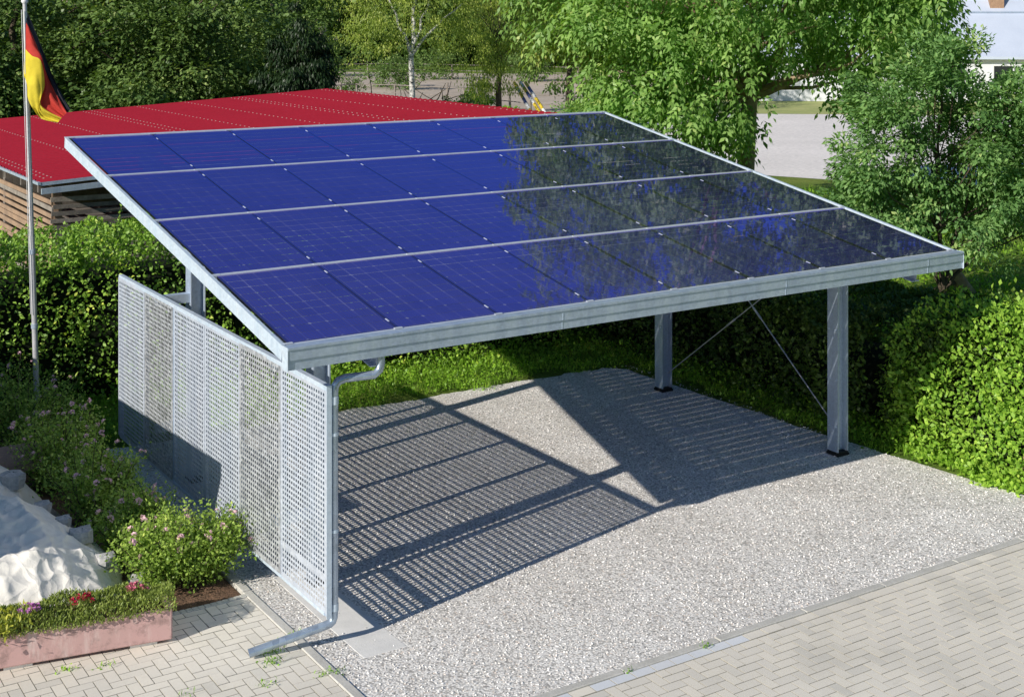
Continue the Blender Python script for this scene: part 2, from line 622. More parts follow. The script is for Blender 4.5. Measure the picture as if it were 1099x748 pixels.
def quads_mesh(name, V, mats, tint, npv=4, mi=None, extra=None):
    """V: (n, npv, 3) polygons as one mesh with a per-face tint"""
    n = V.shape[0]
    me = bpy.data.meshes.new(name)
    co = V.reshape(-1, 3).astype(np.float32)
    ev = ef = None
    nv, nf, nl = n * npv, n, n * npv
    loops = np.arange(nv, dtype=np.int32)
    starts = np.arange(0, nl, npv, dtype=np.int32)
    mat_i = np.zeros(n, np.int32) if mi is None else mi
    if extra is not None:                      # quads of a core: (vertices, quad indices, material index)
        ev, ef, em = extra
        co = np.vstack([co, ev.astype(np.float32)])
        loops = np.concatenate([loops, (ef + nv).astype(np.int32).ravel()])
        starts = np.concatenate([starts, nl + np.arange(0, ef.size, 4, dtype=np.int32)])
        mat_i = np.concatenate([mat_i, np.full(len(ef), em, np.int32)])
        tint = np.concatenate([tint, np.zeros(len(ef))])
        nf += len(ef)
    me.vertices.add(len(co)); me.vertices.foreach_set('co', co.ravel())
    me.loops.add(len(loops)); me.loops.foreach_set('vertex_index', loops)
    me.polygons.add(nf); me.polygons.foreach_set('loop_start', starts)
    for m in mats: me.materials.append(m)
    me.polygons.foreach_set('material_index', mat_i.astype(np.int32))
    at = me.attributes.new('tint', 'FLOAT', 'FACE')
    at.data.foreach_set('value', np.clip(tint, 0, 1).astype(np.float32))
    me.update(calc_edges=True)
    me.validate()
    return me


def unit(a):
    return a / np.maximum(np.linalg.norm(a, axis=-1, keepdims=True), 1e-9)


def leaf_quads(C, D, N, L, Wd, fold=.12):
    """rhombic leaves: base, side, tip, side"""
    D = unit(D)
    S = unit(np.cross(D, N))
    Nn = np.cross(S, D)
    L = np.broadcast_to(np.asarray(L, float), (len(C),))[:, None]
    Wd = np.broadcast_to(np.asarray(Wd, float), (len(C),))[:, None]
    mid = C + D * L * .45 + Nn * L * fold
    return np.stack([C, mid + S * Wd / 2, C + D * L, mid - S * Wd / 2], 1)


def rnd_unit(n):
    return unit(rng.normal(size=(n, 3)))


def sines(p, k, seed):
    r = np.random.default_rng(seed)
    out = 0
    for i in range(5):
        w = r.normal(size=3) * k * (1 + .6 * i)
        out = out + np.sin(p @ w + r.uniform(0, 6.28)) / (1 + .5 * i)
    return out / 2.2


# ------------------------------------------------------------------ setting: ground
def sheet(name, pts, z, mat, sub=None):
    b = MB()
    b.add([(x, y, z) for x, y in pts], [tuple(range(len(pts)))])
    return tag(b.build(name, mat), kind='structure')


# one ground sheet reaching the horizon, with a flat inner field
sheet('ground', [(-900, -900), (900, -900), (900, 900), (-900, 900)], -.03, M['grass_ground'])
pp = lambda px, d: tuple(gp(px, d))[:2]
sheet('yard', [pp(520, 52), pp(720, 46.5), pp(900, 43.3), pp(1300, 39), pp(1300, 70), pp(900, 73), pp(640, 72), pp(520, 66)], -.022, M['road'])
sheet('paddock', [pp(310, 62), pp(330, 62), pp(500, 70), pp(620, 70), pp(700, 76), pp(700, 120), pp(330, 128), pp(310, 120)], -.018, M['sand'])
sheet('grass_bank', [pp(760, 73), pp(1300, 70), pp(1300, 84), pp(760, 90)], -.014, M['dry_grass'])

# gravel pad
GX0, GX1, GY0, GY1 = .25, 8.05, -1.6, 5.86


def wavy_edge(n, a, b, amp, seed):
    r = np.random.default_rng(seed)
    t = np.linspace(0, 1, n)
    off = np.convolve(r.normal(size=n + 8), np.ones(5) / 5, 'same')[4:-4] * amp
    off[0] = off[-1] = 0
    return [(a[0] + (b[0] - a[0]) * u, a[1] + (b[1] - a[1]) * u, o) for u, o in zip(t, off)]


gpts = [(GX0, GY0), (8.32, GY0)]
gpts += [(x + o, y) for x, y, o in wavy_edge(40, (8.27, -.9), (8.0, 2.0), .03, 2)]
gpts += [(x + o, y) for x, y, o in wavy_edge(30, (8.0, 2.1), (7.86, 5.7), .03, 4)]
gpts += [(x, y + o) for x, y, o in wavy_edge(80, (7.6, GY1 + .1), (GX0, 6.1), .07, 3)]
sheet('gravel', gpts, 0.0, M['gravel'])


def in_gravel(x, y):
    return (x > GX0) & (y > GY0) & (x < 8.05 + np.maximum(0, -(y - 1.5)) * .08) & (y < 5.9 + (8 - x) * .03)


def gravel_stones():
    n = 30000
    x = rng.uniform(GX0 + .01, 8.25, n); y = rng.uniform(GY0 + .01, 6.05, n)
    # denser near the viewer, where single stones can be seen
    keep = in_gravel(x, y) & ~((x > .51) & (x < .94) & (y < 1.76) & (y > -.33) & (rng.uniform(size=n) > .04)) & (rng.uniform(size=n) < np.clip(1.1 - (y + 1.6) / 9, .3, 1))
    x, y = x[keep], y[keep]
    n = len(x)
    r = rng.uniform(.0055, .0095, n)
    base = np.array([(1, 0, 0), (0, 1, 0), (-1, 0, 0), (0, -1, 0), (0, 0, 1), (0, 0, -1)], float)
    tri = [(0, 1, 4), (1, 2, 4), (2, 3, 4), (3, 0, 4)]
    V = base[None] * (1 + rng.uniform(-.35, .35, (n, 6, 1))) * r[:, None, None]
    V = V * np.array([1.2, 1.0, .8]) + rng.normal(size=(n, 6, 3)) * r[:, None, None] * .25
    a = rng.uniform(0, 6.28, n)
    ca, sa = np.cos(a)[:, None], np.sin(a)[:, None]
    X = V[..., 0] * ca - V[..., 1] * sa; Y = V[..., 0] * sa + V[..., 1] * ca
    V = np.stack([X + x[:, None], Y + y[:, None], V[..., 2] + (r * .35)[:, None]], -1)
    T = np.stack([V[:, list(t)] for t in tri], 1).reshape(-1, 3, 3)
    ti = np.repeat(rng.uniform(0, 1, n), 4)
    me = quads_mesh('loose_stones', T, [M['chip']], ti, 3)
    tag(link('loose_stones', me), 'loose grey and white gravel chippings spread over the pad', 'gravel', kind='stuff')


gravel_stones()


# pavement: herringbone pavers (two strips around the gravel pad)
def pavers():
    V, T = [], []
    u = .1

    def brick(x0, y0, x1, y1, tint):
        if x1 - x0 < .012 or y1 - y0 < .012: return
        g, c = .0028, .0012
        x0 += g; y0 += g; x1 -= g; y1 -= g
        z = abs(rng.normal()) * .0015
        lo = [(x0, y0, -.005), (x1, y0, -.005), (x1, y1, -.005), (x0, y1, -.005)]
        hi = [(x0 + c, y0 + c, z), (x1 - c, y0 + c, z), (x1 - c, y1 - c, z), (x0 + c, y1 - c, z)]
        V.append(hi); T.append(tint)
        for i in range(4):
            j = (i + 1) % 4
            V.append([lo[i], lo[j], hi[j], hi[i]]); T.append(0.)

    def zone(rx0, rx1, ry0, ry1, ox, oy):
        i0, i1 = int((rx0 - ox) / u) - 2, int((rx1 - ox) / u) + 2
        j0, j1 = int((ry0 - oy) / u) - 2, int((ry1 - oy) / u) + 2
        for i in range(i0, i1):
            for j in range(j0, j1):
                t = (i - j) % 4
                if t == 0: b = (i, j, i + 2, j + 1)
                elif t == 3: b = (i, j, i + 1, j + 2)
                else: continue
                x0, y0, x1, y1 = [b[0] * u + ox, b[1] * u + oy, b[2] * u + ox, b[3] * u + oy]
                x0, x1 = max(x0, rx0), min(x1, rx1); y0, y1 = max(y0, ry0), min(y1, ry1)
                tint = min(.9, max(.06, rng.normal(.5, .15)))
                
                brick(x0, y0, x1, y1, tint)
    zone(-7.0, .165, -1.655, 1.30, -.035, .0)
    zone(-7.0, 15.0, -5.5, -1.78, -.035, .02)
    x = -7.0
    while x < 15:                             # a stretcher course along the kerb, a few stones bluish
        brick(x, -1.775, x + .2, -1.665, 1. if (1.4 < x < 3.3 and rng.uniform() < .62) else rng.uniform(.1, .8))
        x += .2
    me = quads_mesh('pavement', np.array(V), [M['paver']], np.array(T))
    tag(link('pavement', me), kind='structure')
    sheet('pavement_bed', [(-7, -5.5), (15, -5.5), (15, -1.66), (.17, -1.66), (.17, 1.31), (-7, 1.31)], -.0055, M['joint'])


pavers()


def kerbs():
    b = MB()
    x = .165
    while x < 15:
        b.cbox((x, -1.662, -.1), (x + .994, -1.585, .012 + rng.normal() * .002), .006)
        x += 1.0
    y = -1.58
    while y < 1.9:
        b.cbox((.168, y, -.1), (.25, min(y + .994, 1.95), .014 + rng.normal() * .002), .006)
        y += 1.0
    tag(b.build('kerb', M['kerb']), kind='structure')


kerbs()

# soil of the flower bed, with a curved brick edge towards the pavers
b = MB()
pts = []
nx, ny = 60, 60
for j in range(ny + 1):
    for i in range(nx + 1):
        x = -3.2 + 3.36 * i / nx; y = 1.36 + 7 * j / ny
        e = min(1, (j / ny) * 8, (nx - i) / nx * 12)
        z = -.02 + .07 * e + .025 * math.sin(x * 9 + y * 4) * math.sin(y * 11 - x * 3) * e + rng.normal() * .012 * e
        pts.append((x, y, z))
b.add(pts, [(j * (nx + 1) + i, j * (nx + 1) + i + 1, (j + 1) * (nx + 1) + i + 1, (j + 1) * (nx + 1) + i) for j in range(ny) for i in range(nx)], 0, True)
tag(b.build('flower_bed_soil', M['soil']), kind='structure')
b = MB()
for i in range(14):
    x0 = -.62 + i * .0565
    sag = -.02 * math.sin(PI * i / 13)
    b.cbox((x0, 1.302 + sag, -.08), (x0 + .054, 1.362 + sag, .012), .004)
tag(b.build('bed_edging', M['kerb']), kind='structure')

# ------------------------------------------------------------------ CARPORT
TILT = .1764
H0 = 2.5606              # height of the lower panel edge
PL, PW = 1.67, 1.01
RB = Matrix.Rotation(TILT, 3, 'X')


def rp(x, s, n=0.0):
    """point on the roof: x across, s up the slope, n above the glass"""
    return Vector((x, s * math.cos(TILT) - n * math.sin(TILT), H0 + s * math.sin(TILT) + n * math.cos(TILT)))


carport = thing('carport', (4.04, 2.9, 0), 'galvanised steel carport roofed with blue solar panels over the gravel bay', 'carport')
CL = Vector(carport.location)


def rbox(b, x0, x1, s0, s1, n0, n1, mi=0):
    vs = [rp(x, s, n) for n in (n0, n1) for (x, s) in ((x0, s0), (x1, s0), (x1, s1), (x0, s1))]
    b.add(vs, [(0, 3, 2, 1), (4, 5, 6, 7), (0, 1, 5, 4), (1, 2, 6, 5), (2, 3, 7, 6), (3, 0, 4, 7)], mi)


# solar panels: 8 x 4
def panel_mesh():
    w, l, t = 1.0, 1.655, .022
    me = bpy.data.meshes.new('solar_panel')
    g = .004
    v = [(0, 0, -t), (w, 0, -t), (w, l, -t), (0, l, -t), (0, 0, 0), (w, 0, 0), (w, l, 0), (0, l, 0)]
    f = [(4, 5, 6, 7), (0, 1, 5, 4), (1, 2, 6, 5), (2, 3, 7, 6), (3, 0, 4, 7)]
    me.from_pydata(v, [], f)
    me.materials.append(M['solar']); me.materials.append(M['solar_edge'])
    for p in me.polygons: p.material_index = 0 if p.index == 0 else 1
    uv = me.uv_layers.new(name='UVMap')
    for p in me.polygons:
        for li in p.loop_indices:
            c = me.vertices[me.loops[li].vertex_index].co
            uv.data[li].uv = (c.x, c.y)
    me.update()
    return me


pm_ = panel_mesh()
b = MB(); b.cbox((-.008, -.032, -.024), (.008, .032, .003), .002)
clamp_me = b.mesh('clamp', M['alu'])
for r in range(4):
    for c in range(8):
        jx, js = rng.normal() * .0015, rng.normal() * .0015
        loc = rp(c * PW + .005 + jx, r * PL + .008 + js, 0)
        o = link('solar_panel', pm_, carport, loc - CL, (TILT + rng.normal() * .0006, rng.normal() * .0006, 0))
        if c < 7:
            for s in (.2, 1.46):
                link('clamp', clamp_me, o, (1.005, s, 0))
# rails under and between the rows
for r in range(5):
    b = MB()
    s = r * PL
    wd = .022
    n0, n1 = -.03, .007
    if r == 0: rbox(b, -.03, 8.11, s - .03, s + .006, n0, .004)
    elif r == 4: rbox(b, -.03, 8.11, s - .008, s + .03, n0, n1)
    else: rbox(b, -.025, 8.105, s - wd, s + wd, n0, n1)
    for c in range(9):
        x = c * PW
        rbox(b, x - .04, x + .04, s - .014, s + .014, .0074, .011)
    b.build('panel_rail', M['alu'], carport)
for s in (.35, 1.67, 3.0, 3.34, 4.7, 5.01, 6.3):
    b = MB(); rbox(b, 0.0, 8.08, s - .03, s + .03, -.14, -.062)
    b.build('purlin', M['galv'], carport)
# side fascias
for x0, x1 in ((-.058, -.034), (8.114, 8.138)):
    b = MB(); rbox(b, x0, x1, -.02, 4 * PL + .05, -.125, .004)
    rbox(b, x0 - .008 if x0 < 0 else x0, x1 if x0 < 0 else x1 + .008, -.02, 4 * PL + .05, .0045, .010)
    b.build('side_fascia', M['galv_bright'], carport)
b = MB(); rbox(b, -.033, 8.113, 4 * PL + .031, 4 * PL + .055, -.145, .009)
b.build('rear_fascia', M['galv_bright'], carport)
# front gutter: box gutter with an upper lip and seam
b = MB()
gz0, gz1 = H0 - .18, H0 + .005
y1 = -.034
b.box((-.058, -.130, gz0), (8.138, y1, gz0 + .078))
b.box((-.062, -.141, gz0 + .082), (8.142, y1, gz1 - .02))
b.box((-.058, -.134, gz0 + .077), (8.138, y1 - .002, gz0 + .083))
b.box((-.062, -.150, gz1 - .02), (8.142, y1, gz1))
for x in (2.62, 5.4, 7.55):
    b.box((x, -.1435, gz0 + .084), (x + .012, -.140, gz1 - .022)); b.box((x, -.1325, gz0), (x + .012, -.129, gz0 + .076))
gut = b.build('gutter', M['galv'], carport)
for k in range(2):
    b = MB(); b.box((-.0665 if k == 0 else 8.1425, -.145, gz0 - .006), (-.0625 if k == 0 else 8.1465, y1, gz1 + .002))
    b.build('gutter_end', M['galv_bright'], gut)


def ibeam(b, p0, p1, w, h, tf=.012, tw=.009, up=None):
    """I section along p0-p1, flanges of width w stacked along 'up'"""
    p0, p1 = Vector(p0), Vector(p1)
    d = (p1 - p0).normalized()
    up = (up - d * up.dot(d)).normalized()
    s = d.cross(up)
    def bar(a0, a1, b0, b1):
        vs = [p + s * a + up * c for p in (p0, p1) for (a, c) in ((a0, b0), (a1, b0), (a1, b1), (a0, b1))]
        b.add(vs, [(0, 3, 2, 1), (4, 5, 6, 7), (0, 1, 5, 4), (1, 2, 6, 5), (2, 3, 7, 6), (3, 0, 4, 7)])
    bar(-w / 2, w / 2, h / 2 - tf, h / 2)
    bar(-w / 2, w / 2, -h / 2, -h / 2 + tf)
    bar(-tw / 2, tw / 2, -h / 2 + tf, h / 2 - tf)


POSTX, POSTY = (.84, 7.6), (1.25, 4.52)
for x in POSTX:
    for y in POSTY:
        top = H0 + y * math.tan(TILT) - .33
        b = MB(); ibeam(b, (x, y, .03), (x, y, top), .17, .17, .012, .009, Vector((1, 0, 0)))
        ps = b.build('post', M['galv'], carport)
        b = MB(); b.box((x - .095, y - .095, 0.004), (x + .095, y + .095, .03))
        b.box((x - .086, y - .086, .0305), (x + .086, y + .086, .05))
        b.build('base_plate', M['black'], ps)
        if x > 4:
            for zz in (.35, .9, 1.5, 2.0):
                for dy in (-.05, .05):
                    b = MB(); b.tube([(x - .085, y + dy, zz), (x - .097, y + dy, zz)], .010, 6)
                    b.build('bolt', M['galv_bright'], ps)
# sloping main beams over the post pairs and a cross beam under them
for x in POSTX:
    b = MB()
    ibeam(b, rp(x, .02, -.235), rp(x, 4 * PL - .1, -.235), .12, .17, .01, .008, Vector((0, 0, 1)))
    b.build('main_beam', M['galv'], carport)
# cable cross between the right-hand posts
for p0, p1 in (((7.6, 4.43, .26), (7.6, 1.34, 2.52)), ((7.6, 1.34, .36), (7.6, 4.43, 2.9))):
    b = MB(); b.tube([p0, p1], .008, 6)
    d = (Vector(p1) - Vector(p0))
    m = Vector(p0) + d * .42
    b.tube([m - d.normalized() * .09, m + d.normalized() * .09], .014, 6)
    b.build('brace_cable', M['cable'], carport)

# perforated side screen
SX, SY0, SY1, SZ0, SZ1 = .335, -.02, 5.72, .27, 2.175
NP = 6
PY = (SY1 - SY0) / NP


def perforated(wy, hz, p=.0455, hole=.0116, skip=()):
    """sheet in the local y-z plane with a grid of eight-sided holes"""
    b = MB()
    mrg = .035
    ny = int((wy - 2 * mrg) / p); nz = int((hz - 2 * mrg) / p)
    py, pz = (wy - 2 * mrg) / ny, (hz - 2 * mrg) / nz
    V, Fc = [], []
    for j in range(ny):
        for k in range(nz):
            cy, cz = mrg + (j + .5) * py, mrg + (k + .5) * pz
            sq = [(cy + a * py / 2, cz + c * pz / 2) for a, c in ((-1, -1), (0, -1), (1, -1), (1, 0), (1, 1), (0, 1), (-1, 1), (-1, 0))]
            if (j, k) in skip or k in skip:
                V += [(0, y, z) for y, z in sq]; n = len(V) - 8
                Fc.append(tuple(range(n, n + 8)))
                continue
            hl = [(cy + hole * a, cz + hole * c) for a, c in ((-1, -1), (0, -1.12), (1, -1), (1.12, 0), (1, 1), (0, 1.12), (-1, 1), (-1.12, 0))]
            n = len(V)
            V += [(0, y, z) for y, z in sq] + [(0, y, z) for y, z in hl]
            for i in range(8):
                m = (i + 1) % 8
                Fc.append((n + i, n + m, n + 8 + m, n + 8 + i))
    b.add(V, Fc)
    b.box((-.001, 0, 0), (.001, mrg, hz)); b.box((-.001, wy - mrg, 0), (.001, wy, hz))
    b.box((-.001, mrg, 0), (.001, wy - mrg, mrg)); b.box((-.001, mrg, hz - mrg), (.001, wy - mrg, hz))
    return b


screen = link('screen', None, carport, Vector((SX, SY0, 0)) - CL)
screen['label'] = 'pale perforated metal side screen'
pa = perforated(PY - .012, SZ1 - SZ0 - .05, skip=(5,)).mesh('screen_panel_pale', M['screen_a'])
pb = perforated(PY - .012, SZ1 - SZ0 - .05).mesh('screen_panel_spangled', M['screen_b'])
pc = perforated(PY - .012, SZ1 - SZ0 - .05).mesh('screen_panel_plain', M['screen_a'])
for i in range(NP):
    o = link('screen_panel', pb if i in (1, 4) else (pa if i == 0 else pc), screen, (0, i * PY + .006, SZ0 + .025), (0, 0, rng.normal() * .006))
    if i in (1, 4): o['label'] = 'darker spangled perforated panel'
for i in range(NP + 1):
    b = MB(); wdt = .055 if i in (0, NP) else .04
    y = SY0 + i * PY + (wdt / 2 if i == 0 else -wdt / 2 if i == NP else 0)
    b.box((SX + .003, y - wdt / 2, SZ0), (SX + .045, y + wdt / 2, SZ1 - .0415))
    b.build('upright', M['galv'], screen)
b = MB(); b.box((SX - .004, SY0, SZ1 - .04), (SX + .046, SY1, SZ1)); b.build('top_rail', M['galv_bright'], screen)
b = MB(); b.box((SX - .003, SY0 + .05, SZ0 - .002), (SX + .035, SY1 - .05, SZ0 + .026)); b.build('bottom_rail', M['galv_bright'], screen)
b = MB(); b.box((SX - .004, SY0 - .006, SZ0 - .012), (SX + .042, SY0 - .0005, SZ1 + .003)); b.build('end_plate', M['galv_bright'], screen)
for y in POSTY:
    for za, zb in ((2.02, 2.12), (.62, .70)):
        b = MB(); b.box((SX + .047, y - .05, za), (POSTX[0] - .087, y + .05, zb))
        b.build('bracket', M['galv'], screen)

# downpipe from the gutter along the end of the screen, outlet on the pavers
gpx = .80
P0 = Vector((gpx, -.085, H0 - .178))
path = [P0, P0 + Vector((0, 0, -.07)), P0 + Vector((-.015, 0, -.12)), P0 + Vector((-.06, .0, -.155)), Vector((.51, -.01, 2.215)), Vector((.455, .01, 2.195)), Vector((.422, .012, 2.155)), Vector((.415, .012, 2.09)),
        Vector((.415, .012, .30)), Vector((.412, .012, .245)), Vector((.40, .012, .215)), Vector((.375, .015, .198)), Vector((.33, .022, .187)), Vector((-.27, .17, .055))]
b = MB(); b.tube(path, .035, 14)
dp = b.build('downpipe', M['pipe'], carport)
b = MB()
b.tube([(.415, .012, 2.075), (.415, .012, 2.01)], .038, 14)
b.build('pipe_collar', M['galv_bright'], dp)
b = MB(); b.tube([(.415, .012, .36), (.415, .012, .30)], .038, 14)
b.build('pipe_collar', M['galv_bright'], dp)
for z in (1.75, .95):
    b = MB(); b.tube([(.415, .012, z), (.415, .012, z + .025)], .039, 14); b.box((.381, .002, z + .002), (.390, .022, z + .022))
    b.build('pipe_clip', M['galv_bright'], dp)
# concrete footings of the left posts
for (x0, x1, y0, y1, zt) in ((.52, .93, -.32, 1.75, .03), (.5, 1.0, 3.9, 5.1, .03)):
    b = MB(); b.cbox((x0, y0, -.2), (x1, y1, zt - .028), .012)
    b.build('footing', M['concrete'], carport)

# ------------------------------------------------------------------ foliage builders
def tri_tint(n, base=.5, sd=.25):
    return np.clip(rng.normal(base, sd, n), 0, 1)


def hedge(name, path, width, height, dens, leaf, mat, label, cat, seed, bump=.16, top_rough=.2, core_in=.22, z0=0.05, hvar=None, group=None, round_top=.35):
    pts = [Vector((x, y, 0)) for x, y in path]
    seg = [(pts[i], pts[i + 1], (pts[i + 1] - pts[i]).length) for i in range(len(pts) - 1)]
    tot = sum(s[2] for s in seg)
    per = height * 2 + width + 1e-6
    n = int(tot * per * dens)
    s = rng.uniform(0, tot, n)
    P = np.zeros((n, 2)); Dv = np.zeros((n, 2))
    acc = 0
    for a, c, ln in seg:
        k = (s >= acc) & (s <= acc + ln)
        d = (c - a).normalized()
        P[k] = np.array(a[:2]) + np.outer(s[k] - acc, np.array(d[:2])); Dv[k] = d[:2]
        acc += ln
    hs = np.array([hvar(x, y) if hvar else 1. for x, y in P]) * height
    # cross-section: angle over a superellipse
    th = rng.uniform(-.12, PI + .12, n)
    e = .62
    cx = np.sign(np.cos(th)) * np.abs(np.cos(th)) ** e
    cz = np.abs(np.sin(th)) ** e
    low = th < 0
    side = np.stack([Dv[:, 1], -Dv[:, 0]], 1)
    zf = rng.uniform(0, 1, n)
    use_side = rng.uniform(size=n) < (2 * height) / per * .7
    sg = np.where(rng.uniform(size=n) < .5, 1, -1)
    # points on the side walls / on the rounded top
    u = np.where(use_side, sg * (1 - .18 * np.clip((zf - .75) / .25, 0, 1) ** 2 * (1 + round_top)), cx)
    z = np.where(use_side, zf * hs, hs * (1 - round_top * .5 * (1 - np.abs(cz))))
    endfade = 1 - np.clip((.5 - np.minimum(s, tot - s)) / .5, 0, 1) ** 2 * .5
    q = np.stack([P[:, 0], P[:, 1], z], 1)
    nz = sines(q, 2.2, seed) * bump + sines(q, 6., seed + 1) * bump * .45
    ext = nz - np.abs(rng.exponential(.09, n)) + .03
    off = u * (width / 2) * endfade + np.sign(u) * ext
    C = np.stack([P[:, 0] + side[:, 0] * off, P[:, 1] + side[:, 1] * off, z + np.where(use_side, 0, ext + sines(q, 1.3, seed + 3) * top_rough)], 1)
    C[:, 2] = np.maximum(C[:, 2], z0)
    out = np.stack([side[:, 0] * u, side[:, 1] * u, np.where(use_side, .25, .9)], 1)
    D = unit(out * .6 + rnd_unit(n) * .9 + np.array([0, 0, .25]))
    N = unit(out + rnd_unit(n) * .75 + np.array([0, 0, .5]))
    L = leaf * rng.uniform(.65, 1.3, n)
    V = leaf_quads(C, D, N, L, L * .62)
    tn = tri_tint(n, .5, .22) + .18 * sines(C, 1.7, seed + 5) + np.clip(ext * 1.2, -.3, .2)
    # upright shoots along the top
    ns = int(tot * 10)
    ss = rng.integers(0, n, ns)
    SV = []
    ST = []
    for k in ss:
        if use_side[k]: continue
        h = rng.uniform(.08, .3)
        dirr = unit(np.array([rng.normal() * .25, rng.normal() * .25, 1.]))
        m = int(10 + h * 40)
        t = rng.uniform(0, 1, m)
        cc = C[k] + np.outer(t * h, dirr)
        dd = rnd_unit(m) * .9 + np.array([0, 0, .6])
        SV.append(leaf_quads(cc, dd, rnd_unit(m) + np.array([0, 0, .5]), leaf * rng.uniform(.5, 1, m), leaf * .4)); ST.append(np.clip(rng.normal(.75, .15, m), 0, 1))
    if SV:
        V = np.concatenate([V] + SV); tn = np.concatenate([tn] + ST)
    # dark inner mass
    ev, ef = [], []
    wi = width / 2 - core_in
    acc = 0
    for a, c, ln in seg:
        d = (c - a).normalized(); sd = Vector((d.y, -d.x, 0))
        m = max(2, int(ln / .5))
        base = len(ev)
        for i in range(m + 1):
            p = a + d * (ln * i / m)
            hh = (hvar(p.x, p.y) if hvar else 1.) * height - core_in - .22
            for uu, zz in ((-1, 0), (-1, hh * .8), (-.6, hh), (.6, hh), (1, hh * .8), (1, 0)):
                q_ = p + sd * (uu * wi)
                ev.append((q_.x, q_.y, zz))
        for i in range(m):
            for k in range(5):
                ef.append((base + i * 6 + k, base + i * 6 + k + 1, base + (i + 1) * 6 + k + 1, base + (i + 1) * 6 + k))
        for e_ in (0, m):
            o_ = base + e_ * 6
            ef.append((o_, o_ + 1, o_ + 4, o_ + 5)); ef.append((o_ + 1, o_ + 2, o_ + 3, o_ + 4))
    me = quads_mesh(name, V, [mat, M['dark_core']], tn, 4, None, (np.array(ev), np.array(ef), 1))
    o = link(name, me)
    return tag(o, label, cat, group)


def limb(b, p0, p1, r0, r1, bend=.15, n=5, seg=6):
    p0, p1 = Vector(p0), Vector(p1)
    L = (p1 - p0).length
    k = Vector((rng.normal(), rng.normal(), rng.normal() * .5)) * L * bend
    pts = []
    for i in range(seg + 1):
        t = i / seg
        pts.append(p0.lerp(p1, t) + k * math.sin(PI * t) * .5 + Vector((rng.normal(), rng.normal(), rng.normal())) * L * .012)
    pts[0] = p0
    b.tube(pts, [r0 + (r1 - r0) * (i / seg) for i in range(seg + 1)], n)
    return pts


def crown_leaves(cl, per, spread, leaf, aspect, droop, compound=0, cfun=None):
    """cl: (k,3) clump centres, leaves gathered in flattened tufts"""
    k = len(cl)
    n = k * per
    idx = np.repeat(np.arange(k), per)
    sp = spread * rng.uniform(.6, 1.35, k)
    o = rnd_unit(n) * (rng.uniform(0, 1, n) ** .55)[:, None] * np.array([1, 1, .62])
    C = cl[idx] + o * sp[idx][:, None]
    cen = cl.mean(0)
    out = unit(C - cen) * .45 + unit(o) * .6
    D = unit(out + rnd_unit(n) * .6 + np.array([0, 0, -droop]))
    N = unit(np.array([0, 0, 1.]) * .8 + out * .45 + rnd_unit(n) * .6)
    tn = tri_tint(n, .5, .17) + rng.normal(0, .17, k)[idx] + .18 * o[:, 2]  # upper leaves of each tuft lighter, lower darker: shading put into the tint
    if not compound:
        L = leaf * rng.uniform(.65, 1.3, n)
        return leaf_quads(C, D, N, L, L * aspect), tn
    S = unit(np.cross(D, N))
    Vs, Ts = [], []
    rl = leaf * 2.2
    for i in range(compound):
        t = (i // 2 + 1) / (compound // 2 + 1)
        sg = 0 if i == compound - 1 else (1 if i % 2 else -1)
        if sg == 0: t = 1
        bpos = C + D * (t * rl) + np.array([0, 0, -1.]) * (t * t * rl * .25)
        dd = unit(D * (.55 if sg else 1) + S * sg * .8 + np.array([0, 0, -.35]) + rnd_unit(n) * .22)
        L = leaf * rng.uniform(.75, 1.2, n)
        Vs.append(leaf_quads(bpos, dd, N + rnd_unit(n) * .3, L, L * aspect, .08)); Ts.append(tn + rng.normal(0, .08, n))
    return np.concatenate(Vs), np.concatenate(Ts)


def px_of(C):
    dx, dy = C[:, 0] - CX, C[:, 1] - CY
    return 549.5 + FPX * (dx * R0[0] + dy * R0[1]) / (dx * F0[0] + dy * F0[1])


def ellipsoid_clumps(c, r, k, shell=.55, gapseed=1, gap=.0, squash_low=True):
    c = np.array(c); r = np.array(r)
    p = rnd_unit(k * 3)
    rad = 1 - (rng.uniform(0, 1, k * 3) ** 2.0) * shell
    q = p * rad[:, None]
    g = sines(q * 3., 1.3, gapseed)
    q = q * (1 + .14 * sines(p * 3, 1.0, gapseed + 7))[:, None]
    keep = g > gap
    q = q[keep][:k]
    return c + q * r


